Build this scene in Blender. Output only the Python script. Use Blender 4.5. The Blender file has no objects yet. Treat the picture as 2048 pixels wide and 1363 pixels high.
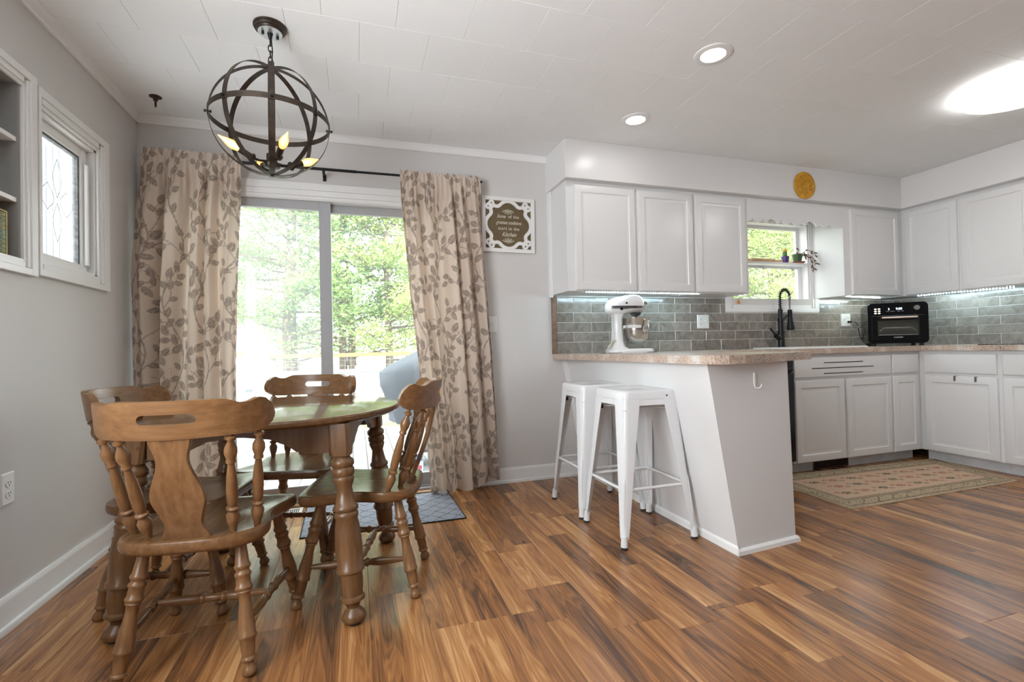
import bpy, bmesh, math, random
import numpy as np
from mathutils import Matrix, Vector

random.seed(7)
RNG = np.random.default_rng(7)
SC = bpy.context.scene
COL = SC.collection
PI = math.pi

# ------------------------------------------------------------------ camera
cam_d = bpy.data.cameras.new('camera')
cam = bpy.data.objects.new('camera', cam_d)
COL.objects.link(cam)
cam_d.sensor_width = 36.0
cam_d.sensor_fit = 'HORIZONTAL'
cam_d.lens = 974.7064 * 36.0 / 2048.0
cam_d.clip_start = 0.02
cam_d.clip_end = 300
yaw, pitch, roll = (math.radians(a) for a in (17.72758, 0.83571, -1.22971))
fwd = Vector((math.sin(yaw), math.cos(yaw), 0))
rgt = Vector((math.cos(yaw), -math.sin(yaw), 0))
upv = Vector((0, 0, 1))
f2 = fwd * math.cos(pitch) + upv * math.sin(pitch)
u2 = upv * math.cos(pitch) - fwd * math.sin(pitch)
r3 = rgt * math.cos(roll) + u2 * math.sin(roll)
u3 = u2 * math.cos(roll) - rgt * math.sin(roll)
m3 = Matrix((r3, u3, -f2)).transposed()
cam.matrix_world = Matrix.Translation((0, 0, 0.985)) @ m3.to_4x4()
SC.camera = cam

# ------------------------------------------------------------------ world, sun, added fill lamp, daylight portals, exposure
w = bpy.data.worlds.new('world')
SC.world = w
w.use_nodes = True
bg = w.node_tree.nodes['Background']
bg.inputs[0].default_value = (0.90, 0.95, 1.0, 1)
bg.inputs[1].default_value = 6.0
SC.view_settings.view_transform = 'Standard'
SC.view_settings.look = 'None'
SC.view_settings.gamma = 1.0
SC.view_settings.use_curve_mapping = False
SC.view_settings.exposure = 0.28


def light(name, kind, loc, rot, power, color=(1, 1, 1), size=None, size_y=None, portal=False, spread=None):
    d = bpy.data.lights.new(name, kind)
    o = bpy.data.objects.new(name, d)
    COL.objects.link(o)
    o.location = loc
    o.rotation_euler = rot
    d.energy = power
    d.color = color
    if kind == 'AREA':
        d.shape = 'RECTANGLE'
        d.size = size
        d.size_y = size_y
        d.cycles.is_portal = portal
        if spread:
            d.spread = spread
    return o


sun = light('sun', 'SUN', (0, -5, 12), (math.radians(42), 0, math.radians(20)), 4.2, (1.0, 0.95, 0.86))
sun.data.angle = math.radians(1.5)
# added fill lamp at an invented window behind the camera, tilted up to the ceiling
light('side_fill_lamp', 'AREA', (-1.42, 0.38, 1.45), (math.radians(119), 0, math.radians(-90)), 72, (0.92, 0.965, 1.0), 1.55, 1.4)
light('door_portal', 'AREA', (-0.185, 3.66, 1.0), (math.radians(-90), 0, 0), 10, (1, 1, 1), 1.8, 1.95, portal=True)
light('window_portal', 'AREA', (3.55, 3.66, 1.7), (math.radians(-90), 0, 0), 10, (1, 1, 1), 0.9, 0.75, portal=True)

# ------------------------------------------------------------------ materials
MATS = {}


def nodes_of(m):
    return m.node_tree.nodes, m.node_tree.links


def mat(name, color, rough=0.5, metal=0.0, bump=0.0, bscale=60.0, vary=0.0, vscale=6.0, coat=0.0, emit=None, estr=0.0, spec=0.5, trans=0.0):
    if name in MATS:
        return MATS[name]
    m = bpy.data.materials.new(name)
    m.use_nodes = True
    N, L = nodes_of(m)
    b = N['Principled BSDF']
    b.inputs['Base Color'].default_value = (*color, 1)
    b.inputs['Roughness'].default_value = rough
    b.inputs['Metallic'].default_value = metal
    b.inputs['Specular IOR Level'].default_value = spec
    b.inputs['Coat Weight'].default_value = coat
    b.inputs['Transmission Weight'].default_value = trans
    tc = N.new('ShaderNodeTexCoord')
    if bump > 0:
        n = N.new('ShaderNodeTexNoise')
        n.inputs['Scale'].default_value = bscale
        n.inputs['Detail'].default_value = 4
        L.new(tc.outputs['Object'], n.inputs['Vector'])
        bp = N.new('ShaderNodeBump')
        bp.inputs['Strength'].default_value = bump
        bp.inputs['Distance'].default_value = 0.002
        L.new(n.outputs['Fac'], bp.inputs['Height'])
        L.new(bp.outputs['Normal'], b.inputs['Normal'])
    if vary > 0:
        n = N.new('ShaderNodeTexNoise')
        n.inputs['Scale'].default_value = vscale
        n.inputs['Detail'].default_value = 3
        L.new(tc.outputs['Object'], n.inputs['Vector'])
        r = N.new('ShaderNodeValToRGB')
        r.color_ramp.elements[0].position = 0.3
        r.color_ramp.elements[1].position = 0.7
        r.color_ramp.elements[0].color = (*[c * (1 - vary) for c in color], 1)
        r.color_ramp.elements[1].color = (*[min(1, c * (1 + vary)) for c in color], 1)
        L.new(n.outputs['Fac'], r.inputs['Fac'])
        L.new(r.outputs['Color'], b.inputs['Base Color'])
    if emit:
        b.inputs['Emission Color'].default_value = (*emit, 1)
        b.inputs['Emission Strength'].default_value = estr
    MATS[name] = m
    return m


def ramp(N, stops):
    r = N.new('ShaderNodeValToRGB')
    e = r.color_ramp.elements
    while len(e) < len(stops):
        e.new(0.5)
    for k, (p, c) in enumerate(stops):
        e[k].position = p
        e[k].color = (*c, 1)
    return r


def mathn(N, L, op, a, b=None, c=None):
    n = N.new('ShaderNodeMath')
    n.operation = op
    for i, v in enumerate((a, b, c)):
        if v is None:
            continue
        if isinstance(v, (int, float)):
            n.inputs[i].default_value = v
        else:
            L.new(v, n.inputs[i])
    return n.outputs[0]


def furniture_wood(name, axis, dark=1.0, rough=0.32):
    m = bpy.data.materials.new(name)
    m.use_nodes = True
    N, L = nodes_of(m)
    b = N['Principled BSDF']
    tc = N.new('ShaderNodeTexCoord')
    mp = N.new('ShaderNodeMapping')
    s = [26.0, 26.0, 26.0]
    s[axis] = 1.3
    mp.inputs['Scale'].default_value = s
    L.new(tc.outputs['Object'], mp.inputs['Vector'])
    n = N.new('ShaderNodeTexNoise')
    n.inputs['Scale'].default_value = 2.2
    n.inputs['Detail'].default_value = 7
    n.inputs['Roughness'].default_value = 0.62
    n.inputs['Distortion'].default_value = 0.25
    L.new(mp.outputs['Vector'], n.inputs['Vector'])
    d = dark
    r = ramp(N, [(0.22, (0.135 * d, 0.062 * d, 0.024 * d)), (0.5, (0.215 * d, 0.106 * d, 0.043 * d)), (0.80, (0.305 * d, 0.160 * d, 0.070 * d))])
    L.new(n.outputs['Fac'], r.inputs['Fac'])
    # small worn spots
    n2 = N.new('ShaderNodeTexNoise')
    n2.inputs['Scale'].default_value = 26
    n2.inputs['Detail'].default_value = 3
    L.new(tc.outputs['Object'], n2.inputs['Vector'])
    rs = ramp(N, [(0.22, (0.35, 0.3, 0.28)), (0.28, (1, 1, 1))])
    L.new(n2.outputs['Fac'], rs.inputs['Fac'])
    mx = N.new('ShaderNodeMix')
    mx.data_type = 'RGBA'
    mx.blend_type = 'MULTIPLY'
    mx.inputs['Factor'].default_value = 0.8
    L.new(r.outputs['Color'], mx.inputs[6])
    L.new(rs.outputs['Color'], mx.inputs[7])
    L.new(mx.outputs[2], b.inputs['Base Color'])
    b.inputs['Roughness'].default_value = rough
    bp = N.new('ShaderNodeBump')
    bp.inputs['Strength'].default_value = 0.08
    bp.inputs['Distance'].default_value = 0.002
    L.new(n.outputs['Fac'], bp.inputs['Height'])
    L.new(bp.outputs['Normal'], b.inputs['Normal'])
    return m


WOODV = furniture_wood('chair_wood_upright', 2)
WOODX = furniture_wood('chair_wood_crosswise', 0)
WOODY = furniture_wood('chair_wood_seat', 1, 0.8, 0.24)
TABLEW = furniture_wood('table_laminate', 0, 0.62, 0.13)
TABLEL = furniture_wood('table_leg_wood', 2, 0.72)


def laminate_floor():
    m = bpy.data.materials.new('laminate_plank')
    m.use_nodes = True
    N, L = nodes_of(m)
    b = N['Principled BSDF']
    tc = N.new('ShaderNodeTexCoord')
    oi = N.new('ShaderNodeObjectInfo')
    sx = N.new('ShaderNodeSeparateXYZ')
    L.new(tc.outputs['Object'], sx.inputs[0])
    rnd = oi.outputs['Random']
    strip = mathn(N, L, 'FLOOR', mathn(N, L, 'DIVIDE', sx.outputs[0], 0.1004))
    off = N.new('ShaderNodeTexWhiteNoise')
    off.noise_dimensions = '2D'
    cv = N.new('ShaderNodeCombineXYZ')
    L.new(strip, cv.inputs[0])
    L.new(rnd, cv.inputs[1])
    L.new(cv.outputs[0], off.inputs['Vector'])
    yy = mathn(N, L, 'ADD', sx.outputs[1], mathn(N, L, 'MULTIPLY', off.outputs['Value'], 3.1))
    seg = mathn(N, L, 'FLOOR', mathn(N, L, 'DIVIDE', yy, 1.35))
    wn = N.new('ShaderNodeTexWhiteNoise')
    wn.noise_dimensions = '3D'
    cv2 = N.new('ShaderNodeCombineXYZ')
    L.new(strip, cv2.inputs[0])
    L.new(seg, cv2.inputs[1])
    L.new(mathn(N, L, 'MULTIPLY', rnd, 57.3), cv2.inputs[2])
    L.new(cv2.outputs[0], wn.inputs['Vector'])
    # grain coordinates, shifted per strip piece
    cv3 = N.new('ShaderNodeCombineXYZ')
    L.new(mathn(N, L, 'MULTIPLY', sx.outputs[0], 12.0), cv3.inputs[0])
    L.new(mathn(N, L, 'MULTIPLY', sx.outputs[1], 0.95), cv3.inputs[1])
    L.new(mathn(N, L, 'MULTIPLY', wn.outputs['Value'], 43.0), cv3.inputs[2])
    g = N.new('ShaderNodeTexNoise')
    g.inputs['Scale'].default_value = 1.5
    g.inputs['Detail'].default_value = 2.5
    g.inputs['Roughness'].default_value = 0.5
    g.inputs['Distortion'].default_value = 0.8
    L.new(cv3.outputs[0], g.inputs['Vector'])
    # growth rings: bands of the noise height
    rings = mathn(N, L, 'FRACT', mathn(N, L, 'MULTIPLY', g.outputs['Fac'], 9.0))
    tri = mathn(N, L, 'ABSOLUTE', mathn(N, L, 'SUBTRACT', mathn(N, L, 'MULTIPLY', rings, 2.0), 1.0))
    # fine pores
    cv4 = N.new('ShaderNodeCombineXYZ')
    L.new(mathn(N, L, 'MULTIPLY', sx.outputs[0], 190.0), cv4.inputs[0])
    L.new(mathn(N, L, 'MULTIPLY', sx.outputs[1], 4.0), cv4.inputs[1])
    L.new(mathn(N, L, 'MULTIPLY', wn.outputs['Value'], 43.0), cv4.inputs[2])
    p = N.new('ShaderNodeTexNoise')
    p.inputs['Scale'].default_value = 1.0
    p.inputs['Detail'].default_value = 3
    L.new(cv4.outputs[0], p.inputs['Vector'])
    tone = ramp(N, [(0.0, (0.085, 0.041, 0.022)), (0.2, (0.17, 0.074, 0.031)), (0.5, (0.315, 0.134, 0.047)), (0.75, (0.44, 0.205, 0.073)), (1.0, (0.62, 0.345, 0.145))])
    tv = mathn(N, L, 'ADD', mathn(N, L, 'ADD', mathn(N, L, 'MULTIPLY', wn.outputs['Value'], 0.44), 0.06), mathn(N, L, 'MULTIPLY', mathn(N, L, 'SUBTRACT', g.outputs['Fac'], 0.36), 1.45))
    tv = mathn(N, L, 'ADD', tv, mathn(N, L, 'MULTIPLY', mathn(N, L, 'SUBTRACT', tri, 0.5), 0.26))
    tv = mathn(N, L, 'ADD', tv, mathn(N, L, 'MULTIPLY', mathn(N, L, 'SUBTRACT', p.outputs['Fac'], 0.5), 0.50))
    L.new(tv, tone.inputs['Fac'])
    L.new(tone.outputs['Color'], b.inputs['Base Color'])
    b.inputs['Roughness'].default_value = 0.27
    b.inputs['Specular IOR Level'].default_value = 0.5
    bp = N.new('ShaderNodeBump')
    bp.inputs['Strength'].default_value = 0.12
    bp.inputs['Distance'].default_value = 0.0012
    L.new(p.outputs['Fac'], bp.inputs['Height'])
    L.new(bp.outputs['Normal'], b.inputs['Normal'])
    return m


FLOORM = laminate_floor()


def ceiling_tile_mat():
    m = bpy.data.materials.new('ceiling_tile_paint')
    m.use_nodes = True
    N, L = nodes_of(m)
    b = N['Principled BSDF']
    oi = N.new('ShaderNodeObjectInfo')
    r = ramp(N, [(0.0, (0.865, 0.875, 0.875)), (1.0, (0.88, 0.89, 0.89))])
    L.new(oi.outputs['Random'], r.inputs['Fac'])
    L.new(r.outputs['Color'], b.inputs['Base Color'])
    b.inputs['Roughness'].default_value = 0.75
    tc = N.new('ShaderNodeTexCoord')
    n = N.new('ShaderNodeTexNoise')
    n.inputs['Scale'].default_value = 170
    n.inputs['Detail'].default_value = 3
    L.new(tc.outputs['Object'], n.inputs['Vector'])
    bp = N.new('ShaderNodeBump')
    bp.inputs['Strength'].default_value = 0.3
    bp.inputs['Distance'].default_value = 0.002
    L.new(n.outputs['Fac'], bp.inputs['Height'])
    L.new(bp.outputs['Normal'], b.inputs['Normal'])
    return m


CEILM = ceiling_tile_mat()


def granite():
    m = bpy.data.materials.new('granite_look_laminate')
    m.use_nodes = True
    N, L = nodes_of(m)
    b = N['Principled BSDF']
    tc = N.new('ShaderNodeTexCoord')
    n1 = N.new('ShaderNodeTexNoise')
    n1.inputs['Scale'].default_value = 9
    n1.inputs['Detail'].default_value = 4
    n2 = N.new('ShaderNodeTexNoise')
    n2.inputs['Scale'].default_value = 115
    n2.inputs['Detail'].default_value = 6
    n2.inputs['Roughness'].default_value = 0.7
    for n in (n1, n2):
        L.new(tc.outputs['Object'], n.inputs['Vector'])
    base = ramp(N, [(0.35, (0.56, 0.475, 0.405)), (0.55, (0.55, 0.425, 0.335)), (0.68, (0.66, 0.60, 0.545))])
    L.new(n1.outputs['Fac'], base.inputs['Fac'])
    sp = ramp(N, [(0.34, (0.14, 0.085, 0.075)), (0.43, (0.62, 0.5, 0.46)), (0.5, (1, 1, 1)), (0.62, (1.0, 1.0, 1.0)), (0.72, (1.15, 1.15, 1.15))])
    nv = mathn(N, L, 'ADD', mathn(N, L, 'MULTIPLY', n2.outputs['Fac'], 0.8), mathn(N, L, 'MULTIPLY', n1.outputs['Fac'], 0.2))
    L.new(nv, sp.inputs['Fac'])
    mx = N.new('ShaderNodeMix')
    mx.data_type = 'RGBA'
    mx.blend_type = 'MULTIPLY'
    mx.inputs['Factor'].default_value = 1
    L.new(base.outputs['Color'], mx.inputs[6])
    L.new(sp.outputs['Color'], mx.inputs[7])
    L.new(mx.outputs[2], b.inputs['Base Color'])
    b.inputs['Roughness'].default_value = 0.3
    return m


GRANITE = granite()


def glazed_tile():
    m = bpy.data.materials.new('glazed_grey_tile')
    m.use_nodes = True
    N, L = nodes_of(m)
    b = N['Principled BSDF']
    tc = N.new('ShaderNodeTexCoord')
    oi = N.new('ShaderNodeObjectInfo')
    av = N.new('ShaderNodeVectorMath')
    av.operation = 'ADD'
    cv = N.new('ShaderNodeCombineXYZ')
    L.new(mathn(N, L, 'MULTIPLY', oi.outputs['Random'], 40.0), cv.inputs[0])
    L.new(tc.outputs['Object'], av.inputs[0])
    L.new(cv.outputs[0], av.inputs[1])
    n = N.new('ShaderNodeTexNoise')
    n.inputs['Scale'].default_value = 16
    n.inputs['Detail'].default_value = 5
    n.inputs['Distortion'].default_value = 1.0
    L.new(av.outputs[0], n.inputs['Vector'])
    r = ramp(N, [(0.3, (0.165, 0.142, 0.12)), (0.55, (0.26, 0.228, 0.20)), (0.8, (0.35, 0.318, 0.29))])
    L.new(mathn(N, L, 'ADD', mathn(N, L, 'MULTIPLY', n.outputs['Fac'], 0.8), mathn(N, L, 'MULTIPLY', oi.outputs['Random'], 0.22)), r.inputs['Fac'])
    L.new(r.outputs['Color'], b.inputs['Base Color'])
    b.inputs['Roughness'].default_value = 0.16
    n2 = N.new('ShaderNodeTexNoise')
    n2.inputs['Scale'].default_value = 22
    n2.inputs['Detail'].default_value = 2
    L.new(av.outputs[0], n2.inputs['Vector'])
    bp = N.new('ShaderNodeBump')
    bp.inputs['Strength'].default_value = 0.45
    bp.inputs['Distance'].default_value = 0.004
    L.new(n2.outputs['Fac'], bp.inputs['Height'])
    L.new(bp.outputs['Normal'], b.inputs['Normal'])
    return m


TILEM = glazed_tile()


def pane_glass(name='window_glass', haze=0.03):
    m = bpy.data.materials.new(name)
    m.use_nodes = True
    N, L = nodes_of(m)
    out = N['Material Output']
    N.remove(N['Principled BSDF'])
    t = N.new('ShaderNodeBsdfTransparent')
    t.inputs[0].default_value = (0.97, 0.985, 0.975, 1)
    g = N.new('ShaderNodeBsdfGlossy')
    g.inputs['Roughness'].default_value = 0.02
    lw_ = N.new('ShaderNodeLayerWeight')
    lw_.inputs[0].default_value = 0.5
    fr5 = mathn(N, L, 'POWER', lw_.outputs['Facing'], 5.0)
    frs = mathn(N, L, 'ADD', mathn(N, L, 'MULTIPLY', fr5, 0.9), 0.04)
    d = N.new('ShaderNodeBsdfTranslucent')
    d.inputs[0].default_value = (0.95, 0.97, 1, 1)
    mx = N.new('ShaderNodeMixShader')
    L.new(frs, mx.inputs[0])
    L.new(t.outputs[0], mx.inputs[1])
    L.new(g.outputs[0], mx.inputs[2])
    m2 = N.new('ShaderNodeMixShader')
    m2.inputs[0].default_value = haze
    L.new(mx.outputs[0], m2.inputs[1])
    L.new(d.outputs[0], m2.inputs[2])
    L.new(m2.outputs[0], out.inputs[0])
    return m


GLASS = pane_glass()
GLASSD = pane_glass('glare_haze_door_glass', 0.09)  # translucent white mixed in to imitate sun glare over the left pane


def attr_cloth(name, rough=0.85, weave=900.0, transl=0.0):
    m = bpy.data.materials.new(name)
    m.use_nodes = True
    N, L = nodes_of(m)
    b = N['Principled BSDF']
    a = N.new('ShaderNodeAttribute')
    a.attribute_name = 'print'
    L.new(a.outputs['Color'], b.inputs['Base Color'])
    b.inputs['Roughness'].default_value = rough
    b.inputs['Specular IOR Level'].default_value = 0.15
    tc = N.new('ShaderNodeTexCoord')
    n = N.new('ShaderNodeTexNoise')
    n.inputs['Scale'].default_value = weave
    L.new(tc.outputs['Object'], n.inputs['Vector'])
    bp = N.new('ShaderNodeBump')
    bp.inputs['Strength'].default_value = 0.25
    bp.inputs['Distance'].default_value = 0.001
    L.new(n.outputs['Fac'], bp.inputs['Height'])
    L.new(bp.outputs['Normal'], b.inputs['Normal'])
    if transl > 0:
        out = N['Material Output']
        t = N.new('ShaderNodeBsdfTranslucent')
        L.new(a.outputs['Color'], t.inputs[0])
        mx = N.new('ShaderNodeMixShader')
        mx.inputs[0].default_value = transl
        L.new(b.outputs[0], mx.inputs[1])
        L.new(t.outputs[0], mx.inputs[2])
        L.new(mx.outputs[0], out.inputs[0])
    return m


def leaf_mat(name, c0, c1):
    m = bpy.data.materials.new(name)
    m.use_nodes = True
    N, L = nodes_of(m)
    b = N['Principled BSDF']
    g = N.new('ShaderNodeNewGeometry')
    r = ramp(N, [(0.0, c0), (1.0, c1)])
    L.new(g.outputs['Random Per Island'], r.inputs['Fac'])
    L.new(r.outputs['Color'], b.inputs['Base Color'])
    b.inputs['Roughness'].default_value = 0.7
    out = N['Material Output']
    t = N.new('ShaderNodeBsdfTranslucent')
    L.new(r.outputs['Color'], t.inputs[0])
    mx = N.new('ShaderNodeMixShader')
    mx.inputs[0].default_value = 0.35
    L.new(b.outputs[0], mx.inputs[1])
    L.new(t.outputs[0], mx.inputs[2])
    L.new(mx.outputs[0], out.inputs[0])
    return m


WALLP = mat('greige_wall_paint', (0.645, 0.622, 0.605), 0.55, bump=0.15, bscale=90, vary=0.012, vscale=2)
WHITEP = mat('white_trim_paint', (0.83, 0.825, 0.815), 0.32, bump=0.06, bscale=120)
CABP = mat('white_cabinet_paint', (0.735, 0.732, 0.728), 0.30, bump=0.05, bscale=90)
SOFP = mat('white_soffit_paint', (0.725, 0.712, 0.705), 0.28, bump=0.08, bscale=40)
CREAMPLATE = mat('white_plastic', (0.82, 0.82, 0.80), 0.3)
BLACKM = mat('black_metal', (0.010, 0.010, 0.011), 0.38, 0.0, bump=0.04, bscale=200, spec=0.3)
BLACKP = mat('black_plastic', (0.006, 0.006, 0.007), 0.14, bump=0.01, spec=0.3)
RUBBER = mat('black_rubber', (0.015, 0.015, 0.015), 0.7, bump=0.05)
BRONZE = mat('dark_bronze', (0.055, 0.040, 0.030), 0.42, 0.6, bump=0.1, bscale=160, vary=0.3, vscale=30)
STEEL = mat('brushed_steel', (0.62, 0.60, 0.57), 0.2, 1.0, bump=0.03, bscale=300)
ALU = mat('grey_aluminium', (0.42, 0.42, 0.425), 0.4, 0.5, bump=0.03)
STOOLM = mat('white_powder_coat', (0.74, 0.745, 0.75), 0.22, bump=0.04, bscale=60)
GROUT = mat('pale_grout', (0.72, 0.69, 0.66), 0.9, bump=0.2)
SHADOWGAP = mat('dark_joint', (0.12, 0.09, 0.07), 0.9, bump=0.1)
GAPW = mat('grey_joint', (0.40, 0.385, 0.37), 0.9, bump=0.1)

# ------------------------------------------------------------------ mesh builder


class MB:
    def __init__(self, M=None):
        self.v = []
        self.f = []
        self.M = M or Matrix.Identity(4)

    def add(self, vs, fs):
        o = len(self.v)
        M = self.M
        self.v.extend([tuple(M @ Vector(p)) for p in vs])
        self.f.extend([tuple(i + o for i in f) for f in fs])

    def box(self, x0, x1, y0, y1, z0, z1):
        vs = [(x0, y0, z0), (x1, y0, z0), (x1, y1, z0), (x0, y1, z0), (x0, y0, z1), (x1, y0, z1), (x1, y1, z1), (x0, y1, z1)]
        self.add(vs, [(0, 3, 2, 1), (4, 5, 6, 7), (0, 1, 5, 4), (1, 2, 6, 5), (2, 3, 7, 6), (3, 0, 4, 7)])
        return self

    def cbox(self, x0, x1, y0, y1, z0, z1, c=0.002, up=True):
        """box whose visible (+z or -z) rim is chamfered"""
        s = 1 if up else -1
        za, zb = (z0, z1) if up else (z1, z0)
        vs = [(x0, y0, za), (x1, y0, za), (x1, y1, za), (x0, y1, za),
              (x0, y0, zb - s * c), (x1, y0, zb - s * c), (x1, y1, zb - s * c), (x0, y1, zb - s * c),
              (x0 + c, y0 + c, zb), (x1 - c, y0 + c, zb), (x1 - c, y1 - c, zb), (x0 + c, y1 - c, zb)]
        fs = [(0, 3, 2, 1), (8, 9, 10, 11)]
        for a in (0, 4):
            for i in range(4):
                j = (i + 1) % 4
                fs.append((a + i, a + j, a + 4 + j, a + 4 + i))
        if not up:
            fs = [f[::-1] for f in fs]
        self.add(vs, fs)
        return self

    def lathe(self, p0, p1, prof, n=14, cap=True):
        p0, p1 = Vector(p0), Vector(p1)
        ax = p1 - p0
        ln = ax.length
        az = ax.normalized()
        t = Vector((1, 0, 0)) if abs(az.x) < 0.9 else Vector((0, 1, 0))
        a = az.cross(t).normalized()
        b = az.cross(a)
        vs, fs = [], []
        for (q, r) in prof:
            c = p0 + ax * q
            for k in range(n):
                an = 2 * PI * k / n
                vs.append(c + a * (r * math.cos(an)) + b * (r * math.sin(an)))
        m = len(prof)
        for i in range(m - 1):
            for k in range(n):
                k2 = (k + 1) % n
                fs.append((i * n + k, i * n + k2, (i + 1) * n + k2, (i + 1) * n + k))
        if cap:
            fs.append(tuple(range(n))[::-1])
            fs.append(tuple((m - 1) * n + k for k in range(n)))
        self.add(vs, fs)
        return self

    def cyl(self, p0, p1, r, n=14, r1=None):
        return self.lathe(p0, p1, [(0, r), (1, r if r1 is None else r1)], n)

    def tube(self, path, r, n=8, closed=False, flat=None):
        """sweep; r scalar or list; flat=(w,t): rectangular strip, w along binormal ref 'up'"""
        P = [Vector(p) for p in path]
        m = len(P)
        vs, fs = [], []
        prev = None
        for i in range(m):
            if closed:
                d = (P[(i + 1) % m] - P[i - 1]).normalized()
            else:
                d = (P[min(i + 1, m - 1)] - P[max(i - 1, 0)]).normalized()
            if prev is None:
                t = Vector((0, 0, 1)) if abs(d.z) < 0.9 else Vector((1, 0, 0))
                a = d.cross(t).normalized()
            else:
                a = (prev - d * prev.dot(d)).normalized()
            prev = a
            b = d.cross(a)
            rr = r[i] if isinstance(r, (list, tuple)) else r
            for k in range(n):
                an = 2 * PI * k / n
                vs.append(P[i] + a * (rr * math.cos(an)) + b * (rr * math.sin(an)))
        for i in range(m - (0 if closed else 1)):
            j = (i + 1) % m
            for k in range(n):
                k2 = (k + 1) % n
                fs.append((i * n + k, i * n + k2, j * n + k2, j * n + k))
        if not closed:
            fs.append(tuple(range(n))[::-1])
            fs.append(tuple((m - 1) * n + k for k in range(n)))
        self.add(vs, fs)
        return self

    def prism(self, poly, z0, z1):
        n = len(poly)
        ar = sum(poly[i][0] * poly[(i + 1) % n][1] - poly[(i + 1) % n][0] * poly[i][1] for i in range(n))
        if ar < 0:
            poly = poly[::-1]
        vs = [(x, y, z0) for x, y in poly] + [(x, y, z1) for x, y in poly]
        fs = [tuple(range(n))[::-1], tuple(range(n, 2 * n))]
        for i in range(n):
            j = (i + 1) % n
            fs.append((i, j, n + j, n + i))
        self.add(vs, fs)
        return self

    def loops(self, rings, closed_ends=True):
        """rings: list of equally long point loops, bridged"""
        n = len(rings[0])
        vs = [p for r in rings for p in r]
        fs = []
        for i in range(len(rings) - 1):
            for k in range(n):
                k2 = (k + 1) % n
                fs.append((i * n + k, i * n + k2, (i + 1) * n + k2, (i + 1) * n + k))
        if closed_ends:
            fs.append(tuple(range(n))[::-1])
            fs.append(tuple((len(rings) - 1) * n + k for k in range(n)))
        self.add(vs, fs)
        return self

    def plate(self, cols, fn):
        """cols: list of (u, [(lo, hi), ...]) with the same number of intervals; fn(u, v, side) -> point"""
        n = len(cols)
        for q in range(len(cols[0][1])):
            vs, fs = [], []
            for (u, iv) in cols:
                lo, hi = iv[q]
                vs += [fn(u, lo, 0), fn(u, hi, 0), fn(u, hi, 1), fn(u, lo, 1)]
            for i in range(n - 1):
                for k in range(4):
                    k2 = (k + 1) % 4
                    fs.append((i * 4 + k, i * 4 + k2, (i + 1) * 4 + k2, (i + 1) * 4 + k))
            fs.append((3, 2, 1, 0))
            e = (n - 1) * 4
            fs.append((e, e + 1, e + 2, e + 3))
            self.add(vs, fs)
        return self

    def build(self, name, material, parent=None, smooth=None, bevel=None, kind=None, label=None, weld=False):
        me = bpy.data.meshes.new(name)
        me.from_pydata(self.v, [], self.f)
        if weld:
            b = bmesh.new()
            b.from_mesh(me)
            bmesh.ops.remove_doubles(b, verts=b.verts, dist=1e-5)
            seen = {}
            for f in b.faces:
                seen.setdefault(frozenset(v.index for v in f.verts), []).append(f)
            inner = [f for fs in seen.values() if len(fs) > 1 for f in fs]
            bmesh.ops.delete(b, geom=inner, context='FACES')
            bmesh.ops.recalc_face_normals(b, faces=b.faces)
            b.to_mesh(me)
            b.free()
        me.materials.append(material)
        if smooth:
            me.shade_smooth()
            me.set_sharp_from_angle(angle=math.radians(smooth))
        me.update()
        o = bpy.data.objects.new(name, me)
        COL.objects.link(o)
        if parent is not None:
            o.parent = parent
        if bevel:
            md = o.modifiers.new('bevel', 'BEVEL')
            md.width = bevel
            md.segments = 2
            md.limit_method = 'ANGLE'
            md.angle_limit = math.radians(40)
        if kind:
            o['kind'] = kind
        if label:
            o['label'] = label
        return o


def thing(name, label, cat, loc=(0, 0, 0), rz=0.0, group=None, kind=None):
    o = bpy.data.objects.new(name, None)
    COL.objects.link(o)
    o.empty_display_size = 0.05
    o.location = loc
    o.rotation_euler = (0, 0, rz)
    o['label'] = label
    o['category'] = cat
    if group:
        o['group'] = group
    if kind:
        o['kind'] = kind
    return o


def tag(o, label, cat, group=None, kind=None):
    o['label'] = label
    o['category'] = cat
    if group:
        o['group'] = group
    if kind:
        o['kind'] = kind
    return o


def dup(root, loc, rz, label, group=None):
    r = root.copy()
    COL.objects.link(r)
    r.location = loc
    r.rotation_euler = (0, 0, rz)
    r['label'] = label
    if group:
        r['group'] = group
    for ch in list(root.children):
        c = ch.copy()
        COL.objects.link(c)
        c.parent = r
        for g in list(ch.children):
            d = g.copy()
            COL.objects.link(d)
            d.parent = c
    return r


def copy_of(o, parent, loc, name=None):
    c = o.copy()
    COL.objects.link(c)
    c.parent = parent
    c.location = loc
    return c


def text(name, body, size, material, parent, loc, rot=(PI / 2, 0, 0), shear=0.0, depth=0.0008, align='CENTER', spacing=1.0, sx=1.0):
    cu = bpy.data.curves.new(name, 'FONT')
    cu.body = body
    cu.size = size
    cu.shear = shear
    cu.align_x = align
    cu.align_y = 'CENTER'
    cu.extrude = depth
    cu.space_character = spacing
    tmp = bpy.data.objects.new('tmp', cu)
    COL.objects.link(tmp)
    dg = bpy.context.evaluated_depsgraph_get()
    dg.update()
    me = bpy.data.meshes.new_from_object(tmp.evaluated_get(dg))
    bpy.data.objects.remove(tmp)
    me.name = name
    me.materials.clear()
    me.materials.append(material)
    o = bpy.data.objects.new(name, me)
    COL.objects.link(o)
    o.parent = parent
    o.location = loc
    o.rotation_euler = rot
    o.scale = (sx, 1, 1)
    return o


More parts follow.
